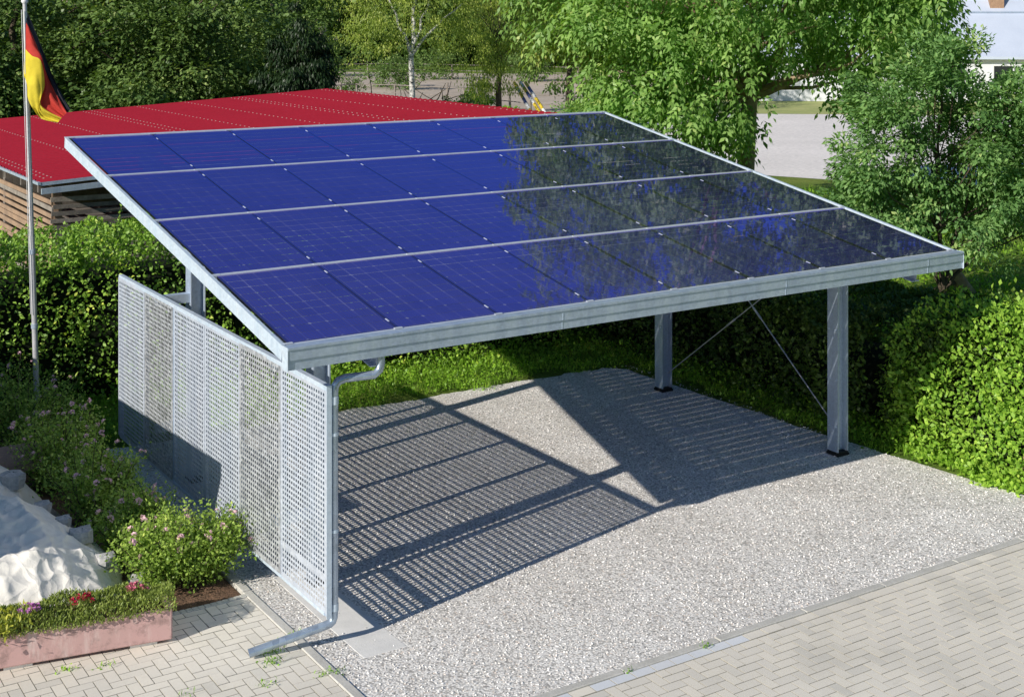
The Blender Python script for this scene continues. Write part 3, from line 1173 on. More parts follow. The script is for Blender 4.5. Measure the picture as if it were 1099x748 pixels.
def tree(name, base, trunk_h, r0, crowns, per, spread, leaf, aspect, droop, mat, bark, label, cat, group=None, compound=0, lean=(0, 0), limbs=26, twigs=True, forks=None, keep=None):
    """crowns: list of (centre, radii, clumps, shell, gap)"""
    base = Vector(base)
    root = thing(name, base, label, cat, group)
    cls = [ellipsoid_clumps(np.array(base) + np.array(c), r, k, sh, 17 + int(abs(base.x) * 10) + i, g) for i, (c, r, k, sh, g) in enumerate(crowns)]
    cl = np.concatenate(cls)
    if keep is not None: cl = cl[keep(cl)]
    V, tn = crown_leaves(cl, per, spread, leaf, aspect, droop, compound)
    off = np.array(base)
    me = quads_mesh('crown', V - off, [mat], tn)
    link('crown', me, root)
    b = MB()
    topz = max(c[2] + r[2] * .6 for c, r, *_ in crowns)
    top = base + Vector((lean[0], lean[1], topz))
    fork = base + Vector((lean[0] * trunk_h / topz, lean[1] * trunk_h / topz, trunk_h))
    b.tube([base + Vector((0, 0, -.05)), base + Vector((0, 0, .25)) * 1., base.lerp(fork, .5) + Vector((rng.normal() * .05, 0, 0)), fork], [r0 * 1.5, r0 * 1.12, r0 * .95, r0 * .85], 9)
    spine = limb(b, fork, top, r0 * .8, r0 * .18, .06, 7, 8)
    targets = cl[rng.choice(len(cl), min(limbs, len(cl)), replace=False)]
    if forks:
        for f in forks:
            limb(b, fork - Vector((0, 0, .1)), base + Vector(f), r0 * .6, r0 * .15, .1, 7, 7)
    for tg in targets:
        tg = Vector(tg)
        k = min(8, max(0, int(8 * (tg.z - fork.z) / max(.1, (top.z - fork.z)) * .6)))
        s = spine[k]
        limb(b, s, tg, r0 * .3 * (1 - k / 12), .012, .12, 5, 5)
    b.build('trunk', bark, root)
    return root


# ------------------------------------------------------------------ hedges and shrubs
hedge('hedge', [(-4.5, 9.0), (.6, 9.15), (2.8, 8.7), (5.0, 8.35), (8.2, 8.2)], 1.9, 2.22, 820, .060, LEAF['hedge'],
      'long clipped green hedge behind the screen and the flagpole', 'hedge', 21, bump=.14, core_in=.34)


def hv(x, y):
    return .88 + .06 * math.sin(y * 1.7) + .25 * max(0, min(1, (y - 4) / 4))


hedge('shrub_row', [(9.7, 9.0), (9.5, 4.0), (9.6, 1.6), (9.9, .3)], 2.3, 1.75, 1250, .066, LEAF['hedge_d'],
      'shrub hedge with shade-darkened leaves along the right edge of the gravel behind the posts', 'shrubs', 33, bump=.2, hvar=hv, round_top=.5, core_in=.5)


def round_bush(base, r, h, n, leaf, mat, label, seed, name='round_bush'):
    base = np.array(base)
    d = rnd_unit(n); d[:, 2] = np.abs(d[:, 2]) * 1.0 - .12; d = unit(d)
    R3 = np.array([r[0], r[1], h])
    bmp = 1 + .15 * sines(d * 2.2, 1.6, seed) + .13 * sines(d * 5, 1.5, seed + 1) + .05 * sines(d * 11, 1.5, seed + 2)
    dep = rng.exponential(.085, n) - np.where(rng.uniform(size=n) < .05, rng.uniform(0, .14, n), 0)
    e = np.sign(d) * np.abs(d) ** .8
    C = base + e * R3 * (bmp - dep)[:, None]
    C[:, 2] = np.maximum(C[:, 2], base[2] + .03)
    D = unit(d * .7 + rnd_unit(n) * .9 + np.array([0, 0, .2])); N = unit(d + rnd_unit(n) * .7 + np.array([0, 0, .4]))
    L = leaf * rng.uniform(.6, 1.3, n)
    V = leaf_quads(C, D, N, L, L * .6)
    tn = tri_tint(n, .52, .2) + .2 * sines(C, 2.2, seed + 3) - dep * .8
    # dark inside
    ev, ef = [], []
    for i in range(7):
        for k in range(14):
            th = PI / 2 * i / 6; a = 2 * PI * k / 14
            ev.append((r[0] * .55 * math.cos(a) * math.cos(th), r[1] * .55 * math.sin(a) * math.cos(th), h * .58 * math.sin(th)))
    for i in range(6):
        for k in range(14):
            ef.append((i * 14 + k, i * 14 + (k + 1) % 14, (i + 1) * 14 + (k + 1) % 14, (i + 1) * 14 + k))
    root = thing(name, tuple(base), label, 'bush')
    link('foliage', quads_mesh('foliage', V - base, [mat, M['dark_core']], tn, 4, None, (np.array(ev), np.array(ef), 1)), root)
    b = MB()
    for k in range(9):
        a = rng.uniform(0, 6.28)
        limb(b, (.08 * math.cos(a), .08 * math.sin(a), 0), (r[0] * .7 * math.cos(a), r[1] * .7 * math.sin(a), h * rng.uniform(.5, .8)), .025, .006, .1, 5, 5)
    link('stems', b.mesh('stems', M['bark']), root)
    return root


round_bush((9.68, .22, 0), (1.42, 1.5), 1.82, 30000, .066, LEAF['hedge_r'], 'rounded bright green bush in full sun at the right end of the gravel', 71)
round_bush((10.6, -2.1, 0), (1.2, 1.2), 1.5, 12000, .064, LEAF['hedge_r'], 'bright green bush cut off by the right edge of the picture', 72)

# leafy ground cover and grass between gravel and hedges
def cover(name, n, fx, leaf, mat, label, tall=.1, blades=True, spread=.12):
    C = fx(n)
    n = len(C)
    h = rng.uniform(0, 1, n) ** 1.6 * tall * (1 + .8 * sines(C, 1.6, 5))
    C = C + np.stack([rng.normal(0, .02, n), rng.normal(0, .02, n), np.maximum(h, .005)], 1)
    k = rng.uniform(size=n) < (.45 if blades else 0)
    D = np.where(k[:, None], unit(rnd_unit(n) * .45 + np.array([0, 0, 1.])), unit(rnd_unit(n) + np.array([0, 0, .25])))
    N = unit(rnd_unit(n) * .6 + np.array([0, 0, 1.]))
    C[k, 2] = 0
    L = np.where(k, leaf * rng.uniform(1.2, 3.2, n), leaf * rng.uniform(.7, 1.3, n))
    Wd = np.where(k, .008, L * .7)
    V = leaf_quads(C, D, N, L, Wd)
    me = quads_mesh(name, V, [mat], tri_tint(n, .55, .22) + .2 * sines(C, 2., 8))
    return tag(link(name, me), label, 'ground cover', kind='stuff')


def back_strip(n):
    x = rng.uniform(.3, 8.4, n); y = rng.uniform(5.85, 8.3, n)
    e = 5.98 + (8 - x) * .03 + .14 * np.sin(x * 3.1) + .08 * np.sin(x * 7.7)
    k = y > e
    return np.stack([x[k], y[k], np.zeros(k.sum())], 1)


def right_strip(n):
    y = rng.uniform(-3.2, 6.2, n); x = rng.uniform(7.9, 9.4, n)
    e = 8.08 + np.maximum(0, 1.5 - y) * .08 + .06 * np.sin(y * 4.3) + .04 * np.sin(y * 9.)
    k = (x > e) & (y > -1.5)
    return np.stack([x[k], y[k], np.zeros(k.sum())], 1)


cover('ground_cover', 26000, back_strip, .045, LEAF['cover'], 'bright leafy weeds and grass behind the gravel at the hedge foot', .22)
cover('ground_cover', 24000, right_strip, .046, LEAF['cover'], 'bright green weeds and grass along the right gravel edge', .24)


def sparse(n):
    # weeds in the paver joints and along the kerbs
    pts = []
    for cx, cy, m, s in ((-.05, .2, 60, .06), (.2, .35, 40, .05), (-.12, .02, 50, .05), (.16, -.4, 40, .06), (3.0, -1.67, 16, .03), (2.2, -1.67, 10, .03), (7.6, -1.7, 50, .08), (8.2, -1.55, 50, .08), (-.3, -.3, 20, .05), (.2, -1.1, 30, .06), (-1.3, .7, 20, .05), (-1.55, .8, 30, .04), (-.9, -.1, 14, .05)):
        pts.append(np.stack([rng.normal(cx, s, m), rng.normal(cy, s * .5, m), np.zeros(m)], 1))
    return np.concatenate(pts)


cover('weeds', 0, sparse, .022, LEAF['cover'], 'tiny weeds growing in the paver joints and kerb', .02)


def lawn(n):
    # rough grass behind the right shrubs
    a = rng.uniform(20, 41, n); px = rng.uniform(700, 1250, n)
    u = (px - 549.5) / FPX
    x = CX + a * (F0[0] + u * R0[0]); y = CY + a * (F0[1] + u * R0[1])
    k = x > 11.6
    return np.stack([x[k], y[k], np.zeros(k.sum())], 1)


cover('rough_grass', 26000, lawn, .09, LEAF['cover'], 'sunny rough grass between the shrubs and the tall bush', .06)

# ------------------------------------------------------------------ trees
wb = gp(797, 30.0)
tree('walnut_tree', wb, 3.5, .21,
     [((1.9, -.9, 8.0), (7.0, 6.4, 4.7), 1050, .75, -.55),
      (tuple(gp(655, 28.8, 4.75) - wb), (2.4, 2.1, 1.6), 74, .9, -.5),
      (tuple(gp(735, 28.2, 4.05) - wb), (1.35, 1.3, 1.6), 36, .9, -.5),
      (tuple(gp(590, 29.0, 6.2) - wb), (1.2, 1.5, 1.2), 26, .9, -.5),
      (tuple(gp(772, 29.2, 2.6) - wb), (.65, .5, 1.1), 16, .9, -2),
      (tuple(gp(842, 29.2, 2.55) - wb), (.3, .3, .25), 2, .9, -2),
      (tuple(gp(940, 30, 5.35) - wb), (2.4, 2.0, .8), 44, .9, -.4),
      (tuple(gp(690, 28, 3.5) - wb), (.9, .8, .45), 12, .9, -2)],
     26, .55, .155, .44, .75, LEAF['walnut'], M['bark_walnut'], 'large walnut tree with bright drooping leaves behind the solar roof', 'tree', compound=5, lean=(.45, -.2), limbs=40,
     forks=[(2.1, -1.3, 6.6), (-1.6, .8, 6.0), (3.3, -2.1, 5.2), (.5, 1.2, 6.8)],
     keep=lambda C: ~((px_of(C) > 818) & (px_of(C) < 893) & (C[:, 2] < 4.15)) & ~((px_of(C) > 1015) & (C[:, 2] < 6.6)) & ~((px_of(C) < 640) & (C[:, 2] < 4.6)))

bb = gp(1012, 23.5)
tree('tall_bush', bb, .5, .06,
     [((0, 0, 2.75), (1.85, 1.8, 2.0), 170, .7, -.35), (tuple(gp(935, 23.2, 2.3) - bb), (.85, .9, 1.3), 44, .8, -.5), (tuple(gp(940, 23.2, 3.7) - bb), (.8, .8, .7), 22, .9, -1),
      (tuple(gp(1085, 23.8, 2.9) - bb), (1.35, 1.3, 1.75), 110, .7, -.5), (tuple(gp(1020, 23.2, 4.35) - bb), (.9, .8, .6), 24, .9, -1), (tuple(gp(1150, 24, 2.5) - bb), (1.1, 1.1, 2.0), 60, .8, -.6)],
     125, .33, .098, .5, .3, LEAF['bush'], M['bark'], 'tall loose shrub of small leaves on the lawn at far right', 'bush', limbs=40, forks=[(-.8, 0, 2.9), (.9, -.3, 3.2), (.2, .5, 3.7), (1.9, -1.0, 2.9)],
     keep=lambda C: ~((px_of(C) < 1055) & (C[:, 2] < .95)) & ~((px_of(C) > 1048) & (C[:, 2] > 4.3)))
# low dark stem leaning out of the grass beside the roof corner
o = thing('tree_stump', gp(1040, 25.5), 'short pale cut stump on the lawn right of the roof corner', 'stump')
b = MB(); p = gp(1040, 25.5)
limb(b, p + Vector((0, 0, -.05)), p + Vector((-.42, .2, .62)), .16, .11, .05, 8, 4)
b.build('trunk', M['bark_walnut'], o)
b = MB(); limb(b, p + Vector((-.2, .1, .25)), p + Vector((-1.0, .1, .15)), .05, .02, .1, 6, 4); b.build('branch', M['bark'], o)

tree('broadleaf_tree', gp(20, 45), 1.3, .25, [((0, 0, 4.2), (4.5, 3.3, 4.2), 210, .3, .1), ((0, .6, 3.9), (3.6, 2.4, 3.4), 150, .5, -1), ((-1.5, -2, 2.6), (2.4, 1.6, 2.0), 80, .8, -1)],
     120, .75, .17, .62, .3, LEAF['maple'], M['bark'], 'dark leafy tree behind the flag, leftmost of the big trees', 'tree', 'big trees behind the shed', limbs=30)
tree('broadleaf_tree', gp(190, 46), 1.3, .25, [((0, 0, 4.3), (4.4, 3.5, 4.5), 220, .3, .1), ((0, .6, 4.0), (3.5, 2.5, 3.6), 150, .5, -1), ((-1.2, -2.2, 2.4), (2.6, 1.6, 1.9), 90, .8, -1), ((1.8, -1.6, 2.2), (1.8, 1.5, 1.8), 70, .8, -1)],
     120, .75, .17, .62, .3, LEAF['maple'], M['bark'], 'dark leafy tree rising behind the middle of the red shed roof', 'tree', 'big trees behind the shed', limbs=30)
tree('broadleaf_tree', gp(-130, 43), 1.3, .25, [((0, 0, 4.6), (3.6, 3.2, 4.6), 150, .5, -.5)],
     80, .75, .17, .62, .3, LEAF['maple'], M['bark'], 'dark leafy tree at the left edge behind the shed', 'tree', 'big trees behind the shed', limbs=20)
wbp = gp(320, 43)
tree('weeping_tree', wbp, 1.0, .15, [((0, 0, 2.5), (1.12, 1.1, 2.75), 230, .6, -2)], 150, .36, .16, .25, 2.2, LEAF['weep'], M['bark'],
     'narrow very dark weeping tree at the end of the red roof', 'tree', limbs=14)
tree('broadleaf_tree', gp(290, 62), 1.5, .2, [((0, 0, 5.5), (3.6, 3.0, 4.6), 130, .5, -.6)], 80, .8, .2, .6, .3, LEAF['far'], M['bark'],
     'lighter green tree peeping out behind the dark weeping tree', 'tree', limbs=20)
bq = gp(441, 58)
tree('birch_tree', bq, 3.6, .13, [((0, -.4, 6.7), (3.6, 3.0, 3.2), 230, .9, -.5), ((-2.3, -.4, 5.0), (1.8, 1.5, 1.9), 46, .9, -1), ((2.4, -.4, 4.7), (1.8, 1.5, 1.8), 50, .9, -1)], 80, .6, .10, .4, 1.8, LEAF['birchl'], M['birch'],
     'birch with a white trunk and thin drooping foliage beyond the shed', 'tree', limbs=0, forks=[(2.2, -.6, 5.7), (-1.3, .4, 6.8), (.9, -.5, 6.4)])
tree('willow_tree', gp(535, 62), 1.8, .16, [((0, 0, 5.4), (1.9, 1.8, 4.2), 120, .7, -.8), ((-.5, -.3, 3.6), (.8, .7, .9), 16, .9, -1)], 100, .55, .16, .28, 2.0, LEAF['birchl'], M['bark'],
     'slender drooping tree between the birch and the walnut', 'tree', limbs=20)
tree('broadleaf_tree', gp(610, 70), 1.6, .2, [((0, 0, 6.0), (3.8, 3.0, 4.6), 120, .6, -.6)], 80, .8, .2, .6, .4, LEAF['far'], M['bark'],
     'distant green tree seen through the left side of the walnut', 'tree', limbs=20)


def far_wood():
    px = rng.uniform(-300, 760, 1500)
    d = rng.uniform(138, 165, 1500)
    top = 13 + 4 * np.sin(px * .021) + 2 * np.sin(px * .067 + 1)
    C = np.array([gp(a, c, 0) for a, c in zip(px, d)])
    C[:, 2] = rng.uniform(0, 1, 1500) ** .8 * top
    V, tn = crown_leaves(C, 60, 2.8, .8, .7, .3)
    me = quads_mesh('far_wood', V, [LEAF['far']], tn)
    tag(link('far_wood', me), 'far line of green woodland behind the paddock', 'wood', kind='stuff')


far_wood()


def bushes(px0, px1, d0, d1, n, h, name, label, mat, seed):
    pass


# low shrubs around the paddock, each one its own
low_shrubs = [(372, 84, 1.4, 'far', 'round shrub left of the birch trunk at the paddock fence'), (412, 100, 2.2, 'far', 'green shrub behind the paddock left of the birch'),
              (515, 74, 1.3, 'cover', 'light green shrub at the near paddock edge under the drooping tree'), (470, 112, 2.6, 'far', 'shrub at the back of the paddock right of the birch'),
              (348, 118, 3.6, 'far', 'dense shrub at the far left end of the paddock'), (548, 66, .8, 'cover', 'small weed clump left of the striped poles'),
              (566, 108, 2.8, 'maple', 'dark shrub at the back right of the paddock'), (612, 60, 1.5, 'walnut', 'bright shrub right of the striped poles'), (640, 57, 1.1, 'walnut', 'lower bright shrub behind the roof ridge corner'),
              (628, 110, 3.2, 'far', 'tall shrub beyond the yard left of the walnut trunk'), (450, 71, .6, 'cover', 'grassy tuft at the foot of the birch'),
              (400, 69, .9, 'far', 'loose low shrub before the paddock left of the birch foot'), (492, 70, 1.2, 'far', 'loose shrub before the paddock fence right of the birch'), (432, 96, 2.4, 'maple', 'dark shrub in the paddock right behind the birch trunk'), (640, 64, 2.2, 'walnut', 'tall bright shrub behind the top edge of the solar roof')]
for px, d, h, mt, lab in low_shrubs:
    bpnt = gp(px, d)
    cl = ellipsoid_clumps((0, 0, h * .45), (h * .75, h * .7, h * .5), 30, .9, int(px), -1)
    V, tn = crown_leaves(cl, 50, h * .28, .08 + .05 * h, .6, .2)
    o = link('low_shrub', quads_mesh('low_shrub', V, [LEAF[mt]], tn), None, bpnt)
    tag(o, lab, 'shrub', 'shrubs around the paddock')


# ------------------------------------------------------------------ background: fences, poles, houses
def fence(pxs, d, h, label):
    r = thing('paddock_fence', gp(pxs[0][0], pxs[0][1]), label, 'fence', 'paddock fences')
    ps = [gp(a, c) for a, c in pxs]
    for p in ps:
        b = MB(); t = Vector((rng.normal() * .05, rng.normal() * .05, h * rng.uniform(.9, 1.15)))
        b.tube([p, p + t * .5, p + t], [.07, .065, .06], 7)
        b.build('post', M['wood_post'], r)
    for z in (.55, .92):
        b = MB()
        for a, c in zip(ps[:-1], ps[1:]):
            b.tube([a + Vector((0, 0, h * z)), c + Vector((0, 0, h * z))], .03, 5)
        b.build('rail', M['wood_post'], r)


fence([(340, 78), (366, 80), (383, 81), (424, 80), (480, 77), (498, 76), (521, 74), (548, 72), (570, 70), (640, 68)], 80, 1.25, 'weathered post and rail fence along the near paddock edge')
fence([(350, 112), (395, 114), (440, 114), (485, 112), (530, 110), (575, 108), (620, 106)], 110, 1.3, 'pale post and rail fence at the back of the paddock')
o = thing('wooden_post', gp(346, 66), 'tall grey wooden post beside the dark weeping tree', 'post')
b = MB(); p = gp(346, 66); b.cbox((p.x - .14, p.y - .14, 0), (p.x + .14, p.y + .14, 4.7), .02); b.build('shaft', M['wood_post'], o)
b = MB(); b.cbox((p.x - .5, p.y - .06, 4.05), (p.x + .8, p.y + .0, 4.2), .01, ); b.build('crossbar', M['wood_post'], o)
# striped jump poles propped against the fence
for i, (pxa, pxb, lab) in enumerate(((552, 572, 'leftmost striped pole leaning by the paddock fence'), (559, 581, 'middle striped pole leaning by the paddock fence'), (564, 587, 'rightmost striped pole leaning by the paddock fence'))):
    d0 = 62 - i * .3
    a = gp(pxa, d0 + 2.0, gz(89, d0 + 2)); c = gp(pxb, d0 - 1.5, gz(124, d0 - 1.5) if gz(124, d0 - 1.5) > 0 else 0.05)
    b = MB()
    for k in range(6):
        b.tube([a.lerp(c, k / 6), a.lerp(c, (k + 1) / 6)], .075, 8, (0, 1, 0, 2, 1, 0)[(k + i) % 6])
    tag(b.build_at('striped_pole', [M['stripe_y'], M['stripe_w'], M['stripe_b']], c), lab, 'pole', 'striped yellow and white jump poles')
# heap of dead branches below the birch
b = MB(); p = gp(448, 66)
for i in range(46):
    a = p + Vector((rng.normal() * 1.6, rng.normal() * .8, abs(rng.normal()) * .3))
    limb(b, a, a + Vector((rng.normal() * 1.3, rng.normal() * .8, abs(rng.normal()) * .9)), .045, .012, .15, 4, 4)
tag(b.build_at('brushwood_heap', M['bark'], p), 'heap of dead grey branches at the foot of the birch', 'brushwood')


def house(name, base, yaw, wx, wy, hw, hr, wall, roof, label, wins=(), chimney=None, rails=(), ov=.5):
    """gabled house: ridge along local x, front (-y) towards the viewer"""
    root = thing(name, base, label, 'house')
    rt = Matrix.Rotation(yaw, 3, 'Z')
    T = lambda x, y, z: rt @ Vector((x, y, z))
    def mk(bm, nm, mt, par=root):
        return link(nm, bm.mesh(nm, mt), par)
    b = MB()
    x0, x1, y0, y1 = -wx / 2, wx / 2, 0, wy
    vs = [T(x0, y0, 0), T(x1, y0, 0), T(x1, y1, 0), T(x0, y1, 0), T(x0, y0, hw), T(x1, y0, hw), T(x1, y1, hw), T(x0, y1, hw), T(x0, wy / 2, hw + hr), T(x1, wy / 2, hw + hr)]
    b.add(vs, [(0, 1, 5, 4), (2, 3, 7, 6), (1, 2, 6, 9, 5), (3, 0, 4, 8, 7)])
    mk(b, 'wall', wall)
    b = MB()
    sl = hr / (wy / 2)
    for s in (0, 1):
        ye = -ov if s == 0 else wy + ov
        ze = hw - ov * sl
        th = .16
        v = [T(x0 - ov, ye, ze + .05), T(x1 + ov, ye, ze + .05), T(x1 + ov, wy / 2, hw + hr + .05), T(x0 - ov, wy / 2, hw + hr + .05)]
        b.add(v + [p + Vector((0, 0, th)) for p in v], [(3, 2, 1, 0), (4, 5, 6, 7), (0, 1, 5, 4), (1, 2, 6, 5), (2, 3, 7, 6), (3, 0, 4, 7)])
    rf = mk(b, 'roof', roof)
    for t in rails:
        b = MB()
        yy = -ov + (wy / 2 + ov) * t; zz = hw - ov * sl + (wy / 2 + ov) * t * sl + .3
        b.tube([T(x0 - ov, yy, zz), T(x1 + ov, yy, zz)], .05, 6)
        mk(b, 'snow_rail', M['galv'], rf)
    if chimney:
        cx, cy, ch = chimney
        zz = hw + cy * sl
        b = MB()
        w = .42
        v = [T(cx + a * w, cy + c * w, zz + z) for z in (-.3, ch) for a, c in ((-1, -1), (1, -1), (1, 1), (-1, 1))]
        b.add(v, [(0, 1, 5, 4), (1, 2, 6, 5), (2, 3, 7, 6), (3, 0, 4, 7), (4, 5, 6, 7)])
        mk(b, 'chimney', M['brick'], rf)
    for (wxx, wz, ww, wh) in wins:
        b = MB()
        def bx(xa, xb, ya, yb, za, zb):
            v = [T(x, y, z) for z in (za, zb) for x, y in ((xa, ya), (xb, ya), (xb, yb), (xa, yb))]
            b.add(v, [(0, 3, 2, 1), (4, 5, 6, 7), (0, 1, 5, 4), (1, 2, 6, 5), (2, 3, 7, 6), (3, 0, 4, 7)])
        bx(wxx - ww / 2 - .08, wxx - ww / 2, -.05, -.003, wz, wz + wh); bx(wxx + ww / 2, wxx + ww / 2 + .08, -.05, -.003, wz, wz + wh)
        bx(wxx - ww / 2 - .08, wxx + ww / 2 + .08, -.05, -.003, wz + wh + .001, wz + wh + .08); bx(wxx - ww / 2 - .1, wxx + ww / 2 + .1, -.09, -.003, wz - .07, wz - .001)
        wo = mk(b, 'window', M['stripe_w'])
        b = MB(); bx(wxx - ww / 2, wxx + ww / 2, -.03, -.004, wz, wz + wh)
        mk(b, 'pane', M['glass_dark'], wo)
    return root


hb_ = gp(1040, 82)
house('house', hb_, -YAW - .12, 27, 12, 3.0, 5.2, M['wall_white'], M['roof_pale'], 'white house with a pale bluish roof and brick chimney beyond the yard',
      [(-6, 1.0, 1.1, 1.2), (-3.4, 1.0, 1.1, 1.2), (-.8, 1., 1.1, 1.2), (2, 1., 1.1, 1.2)], chimney=(2.3, 3.3, 3.0), rails=(.46, .62))
house('house', gp(735, 104), -YAW + .1, 10, 10, 5.6, 3.4, M['wall_beige'], M['roof_brown'], 'beige house glimpsed through the walnut crown',
      [(-3, 1.2, 1.1, 1.3), (0, 1.2, 1.1, 1.3), (3, 1.2, 1.1, 1.3), (-3, 3.8, 1.1, 1.3), (0, 3.8, 1.1, 1.3), (3, 3.8, 1.1, 1.3)])

# ------------------------------------------------------------------ red-roofed shed
SHX0, SHX1, SHY0, SHY1 = 1.07, 12.2, 12.6, 25.2
zr = lambda x: 2.5 + .055 * (x - SHX0)
shed = thing('shed', (6.6, 18.9, 0), 'long slatted timber shed under a red sheet metal roof', 'shed')
b = MB()
prof = []
y = SHY0
per = .25
while y < SHY1:
    prof += [(y, 0), (y + .13, 0), (y + .155, .034), (y + .225, .034)]
    y += per
nx = 6
vs = []
for i in range(nx + 1):
    x = SHX0 + (SHX1 - SHX0) * i / nx
    vs += [(x, yy, zr(x) + zz) for yy, zz in prof]
m = len(prof)
b.add(vs, [(i * m + k, (i + 1) * m + k, (i + 1) * m + k + 1, i * m + k + 1) for i in range(nx) for k in range(m - 1)])
for x in (1.2, 1.32, 2.55, 3.9, 5.2, 5.42, 6.6, 7.9, 9.2, 9.42, 10.6, 11.9):
    yy = SHY0 + .19
    while yy < SHY1:
        z = zr(x) + .034
        b.box((x - .010, yy - .011, z - .002), (x + .010, yy + .011, z + .010), 1)
        yy += per
b.build('roof', [M['red'], M['screw']], shed)
b = MB()
b.box((SHX0 - .02, SHY0 - .045, zr(SHX0) - .04), (SHX0 + .03, SHY1, zr(SHX0) + .005)); b.build('left_fascia', M['galv'], shed).name = 'fascia'
b = MB()
n = 8
def slab(b, x0, x1, y0, y1, dz0, dz1):
    v = [(x, y, zr(x) + dz) for dz in (dz0, dz1) for x, y in ((x0, y0), (x1, y0), (x1, y1), (x0, y1))]
    b.add(v, [(0, 3, 2, 1), (4, 5, 6, 7), (0, 1, 5, 4), (1, 2, 6, 5), (2, 3, 7, 6), (3, 0, 4, 7)])
slab(b, SHX0 + .032, SHX1, SHY0 - .04, SHY0 - .005, -.055, -.003); b.build('fascia', M['galv'], shed)
b = MB(); slab(b, SHX0 + .032, SHX1, SHY0 - .09, SHY0 - .042, -.19, -.10); b.build('gutter', M['galv'], shed)
# rafters ends, posts
b = MB()
for yy in np.arange(SHY0 + .25, SHY1, 1.2):
    slab(b, SHX0 + .06, SHX1 - .1, yy, yy + .08, -.2, -.045)
b.build('rafter', M['wood_grey'], shed)
wx0, wy0 = SHX0 + .32, SHY0 + .3
for (x, y) in ((wx0, wy0), (wx0 + 2.7, wy0), (wx0 + 5.4, wy0), (wx0 + 8.1, wy0), (SHX1 - .3, wy0), (wx0, 16.5), (wx0, 20.5), (wx0, SHY1 - .3), (SHX1 - .3, SHY1 - .3)):
    b = MB(); b.cbox((x, y, 0), (x + .14, y + .14, zr(x) - .21), .006); b.build('post', M['wood_brown'] if y == wy0 and x == wx0 else M['wood_grey'], shed)
b = MB()
z = .12; k = 0
while z < 2.2:
    h = .075 + rng.uniform(-.01, .01)
    yo = rng.uniform(0, .02); b.box((wx0 - .03 + rng.uniform(-.04, .02), wy0 - .03 - yo, z), (SHX1 - .2, wy0 - .004 - yo, z + h), int(rng.uniform() < .4), Matrix.Rotation(rng.normal() * .004, 3, 'Y'), (wx0, wy0, z)); z += .118; k += 1
b.build('slat_wall', [M['wood_grey'], M['wood_post']], shed)
b = MB()
z = .12; k = 0
while z < 2.15:
    h = .08 + rng.uniform(-.01, .01)
    xo = rng.uniform(0, .018); b.box((wx0 - .028 - xo, wy0 + .002, z), (wx0 - .004 - xo, SHY1 - .3, z + h), int(rng.uniform() < .35), Matrix.Rotation(rng.normal() * .003, 3, 'X'), (wx0, wy0, z)); z += .115; k += 1
b.build('slat_wall', [M['wood_brown'], M['wood_post']], shed)
b = MB(); b.box((wx0 + .16, SHY1 - .4, 0), (SHX1 - .4, SHY1 - .36, 2.3)); b.box((SHX1 - .36, wy0 + .3, 0), (SHX1 - .32, SHY1 - .5, 2.3)); b.build('rear_wall', M['wood_grey'], shed)
b = MB()
for i in range(24):                        # stored timber showing between the slats
    x = wx0 + .6 + (i % 8) * 1.2; zz = .02 + (i // 8) * .55
    b.box((x, wy0 + 1.2, zz), (x + 1.05, wy0 + 3.2, zz + .5))
tag(b.build_at('timber_stack', M['wood_grey'], (wx0 + .6, wy0 + 1.2, 0)), 'stacked timber stored inside the slatted shed', 'timber')

# ------------------------------------------------------------------ flagpole and flag
FD = 17.2
fb = gp(40.5, FD)
flagpole = thing('flagpole', fb, 'slim grey flagpole leaning slightly left in front of the hedge', 'flagpole')
ft = gp(26.5, FD, gz(4, FD))
b = MB(); b.tube([fb, fb.lerp(ft, .45), fb.lerp(ft, .46), ft], [.036, .034, .030, .026], 12); b.build('pole', M['pole'], flagpole)
b = MB()
b.tube([ft, ft + Vector((0, 0, .02)), ft + Vector((0, 0, .05)), ft + Vector((0, 0, .08))], [.03, .045, .04, .01], 12); b.build('finial', M['stripe_w'], flagpole)
b = MB()
for t in (.24, .415):
    p = fb.lerp(ft, t); b.tube([p - Vector((0, 0, .03)), p + Vector((0, 0, .03))], .043, 12)
b.build('collar', M['galv'], flagpole)
b = MB(); p = [fb.lerp(ft, t) + Vector((-.05, -.035, 0)) for t in (.27, .6, .985)]; b.tube(p, .004, 5); b.build('halyard', M['stripe_w'], flagpole)


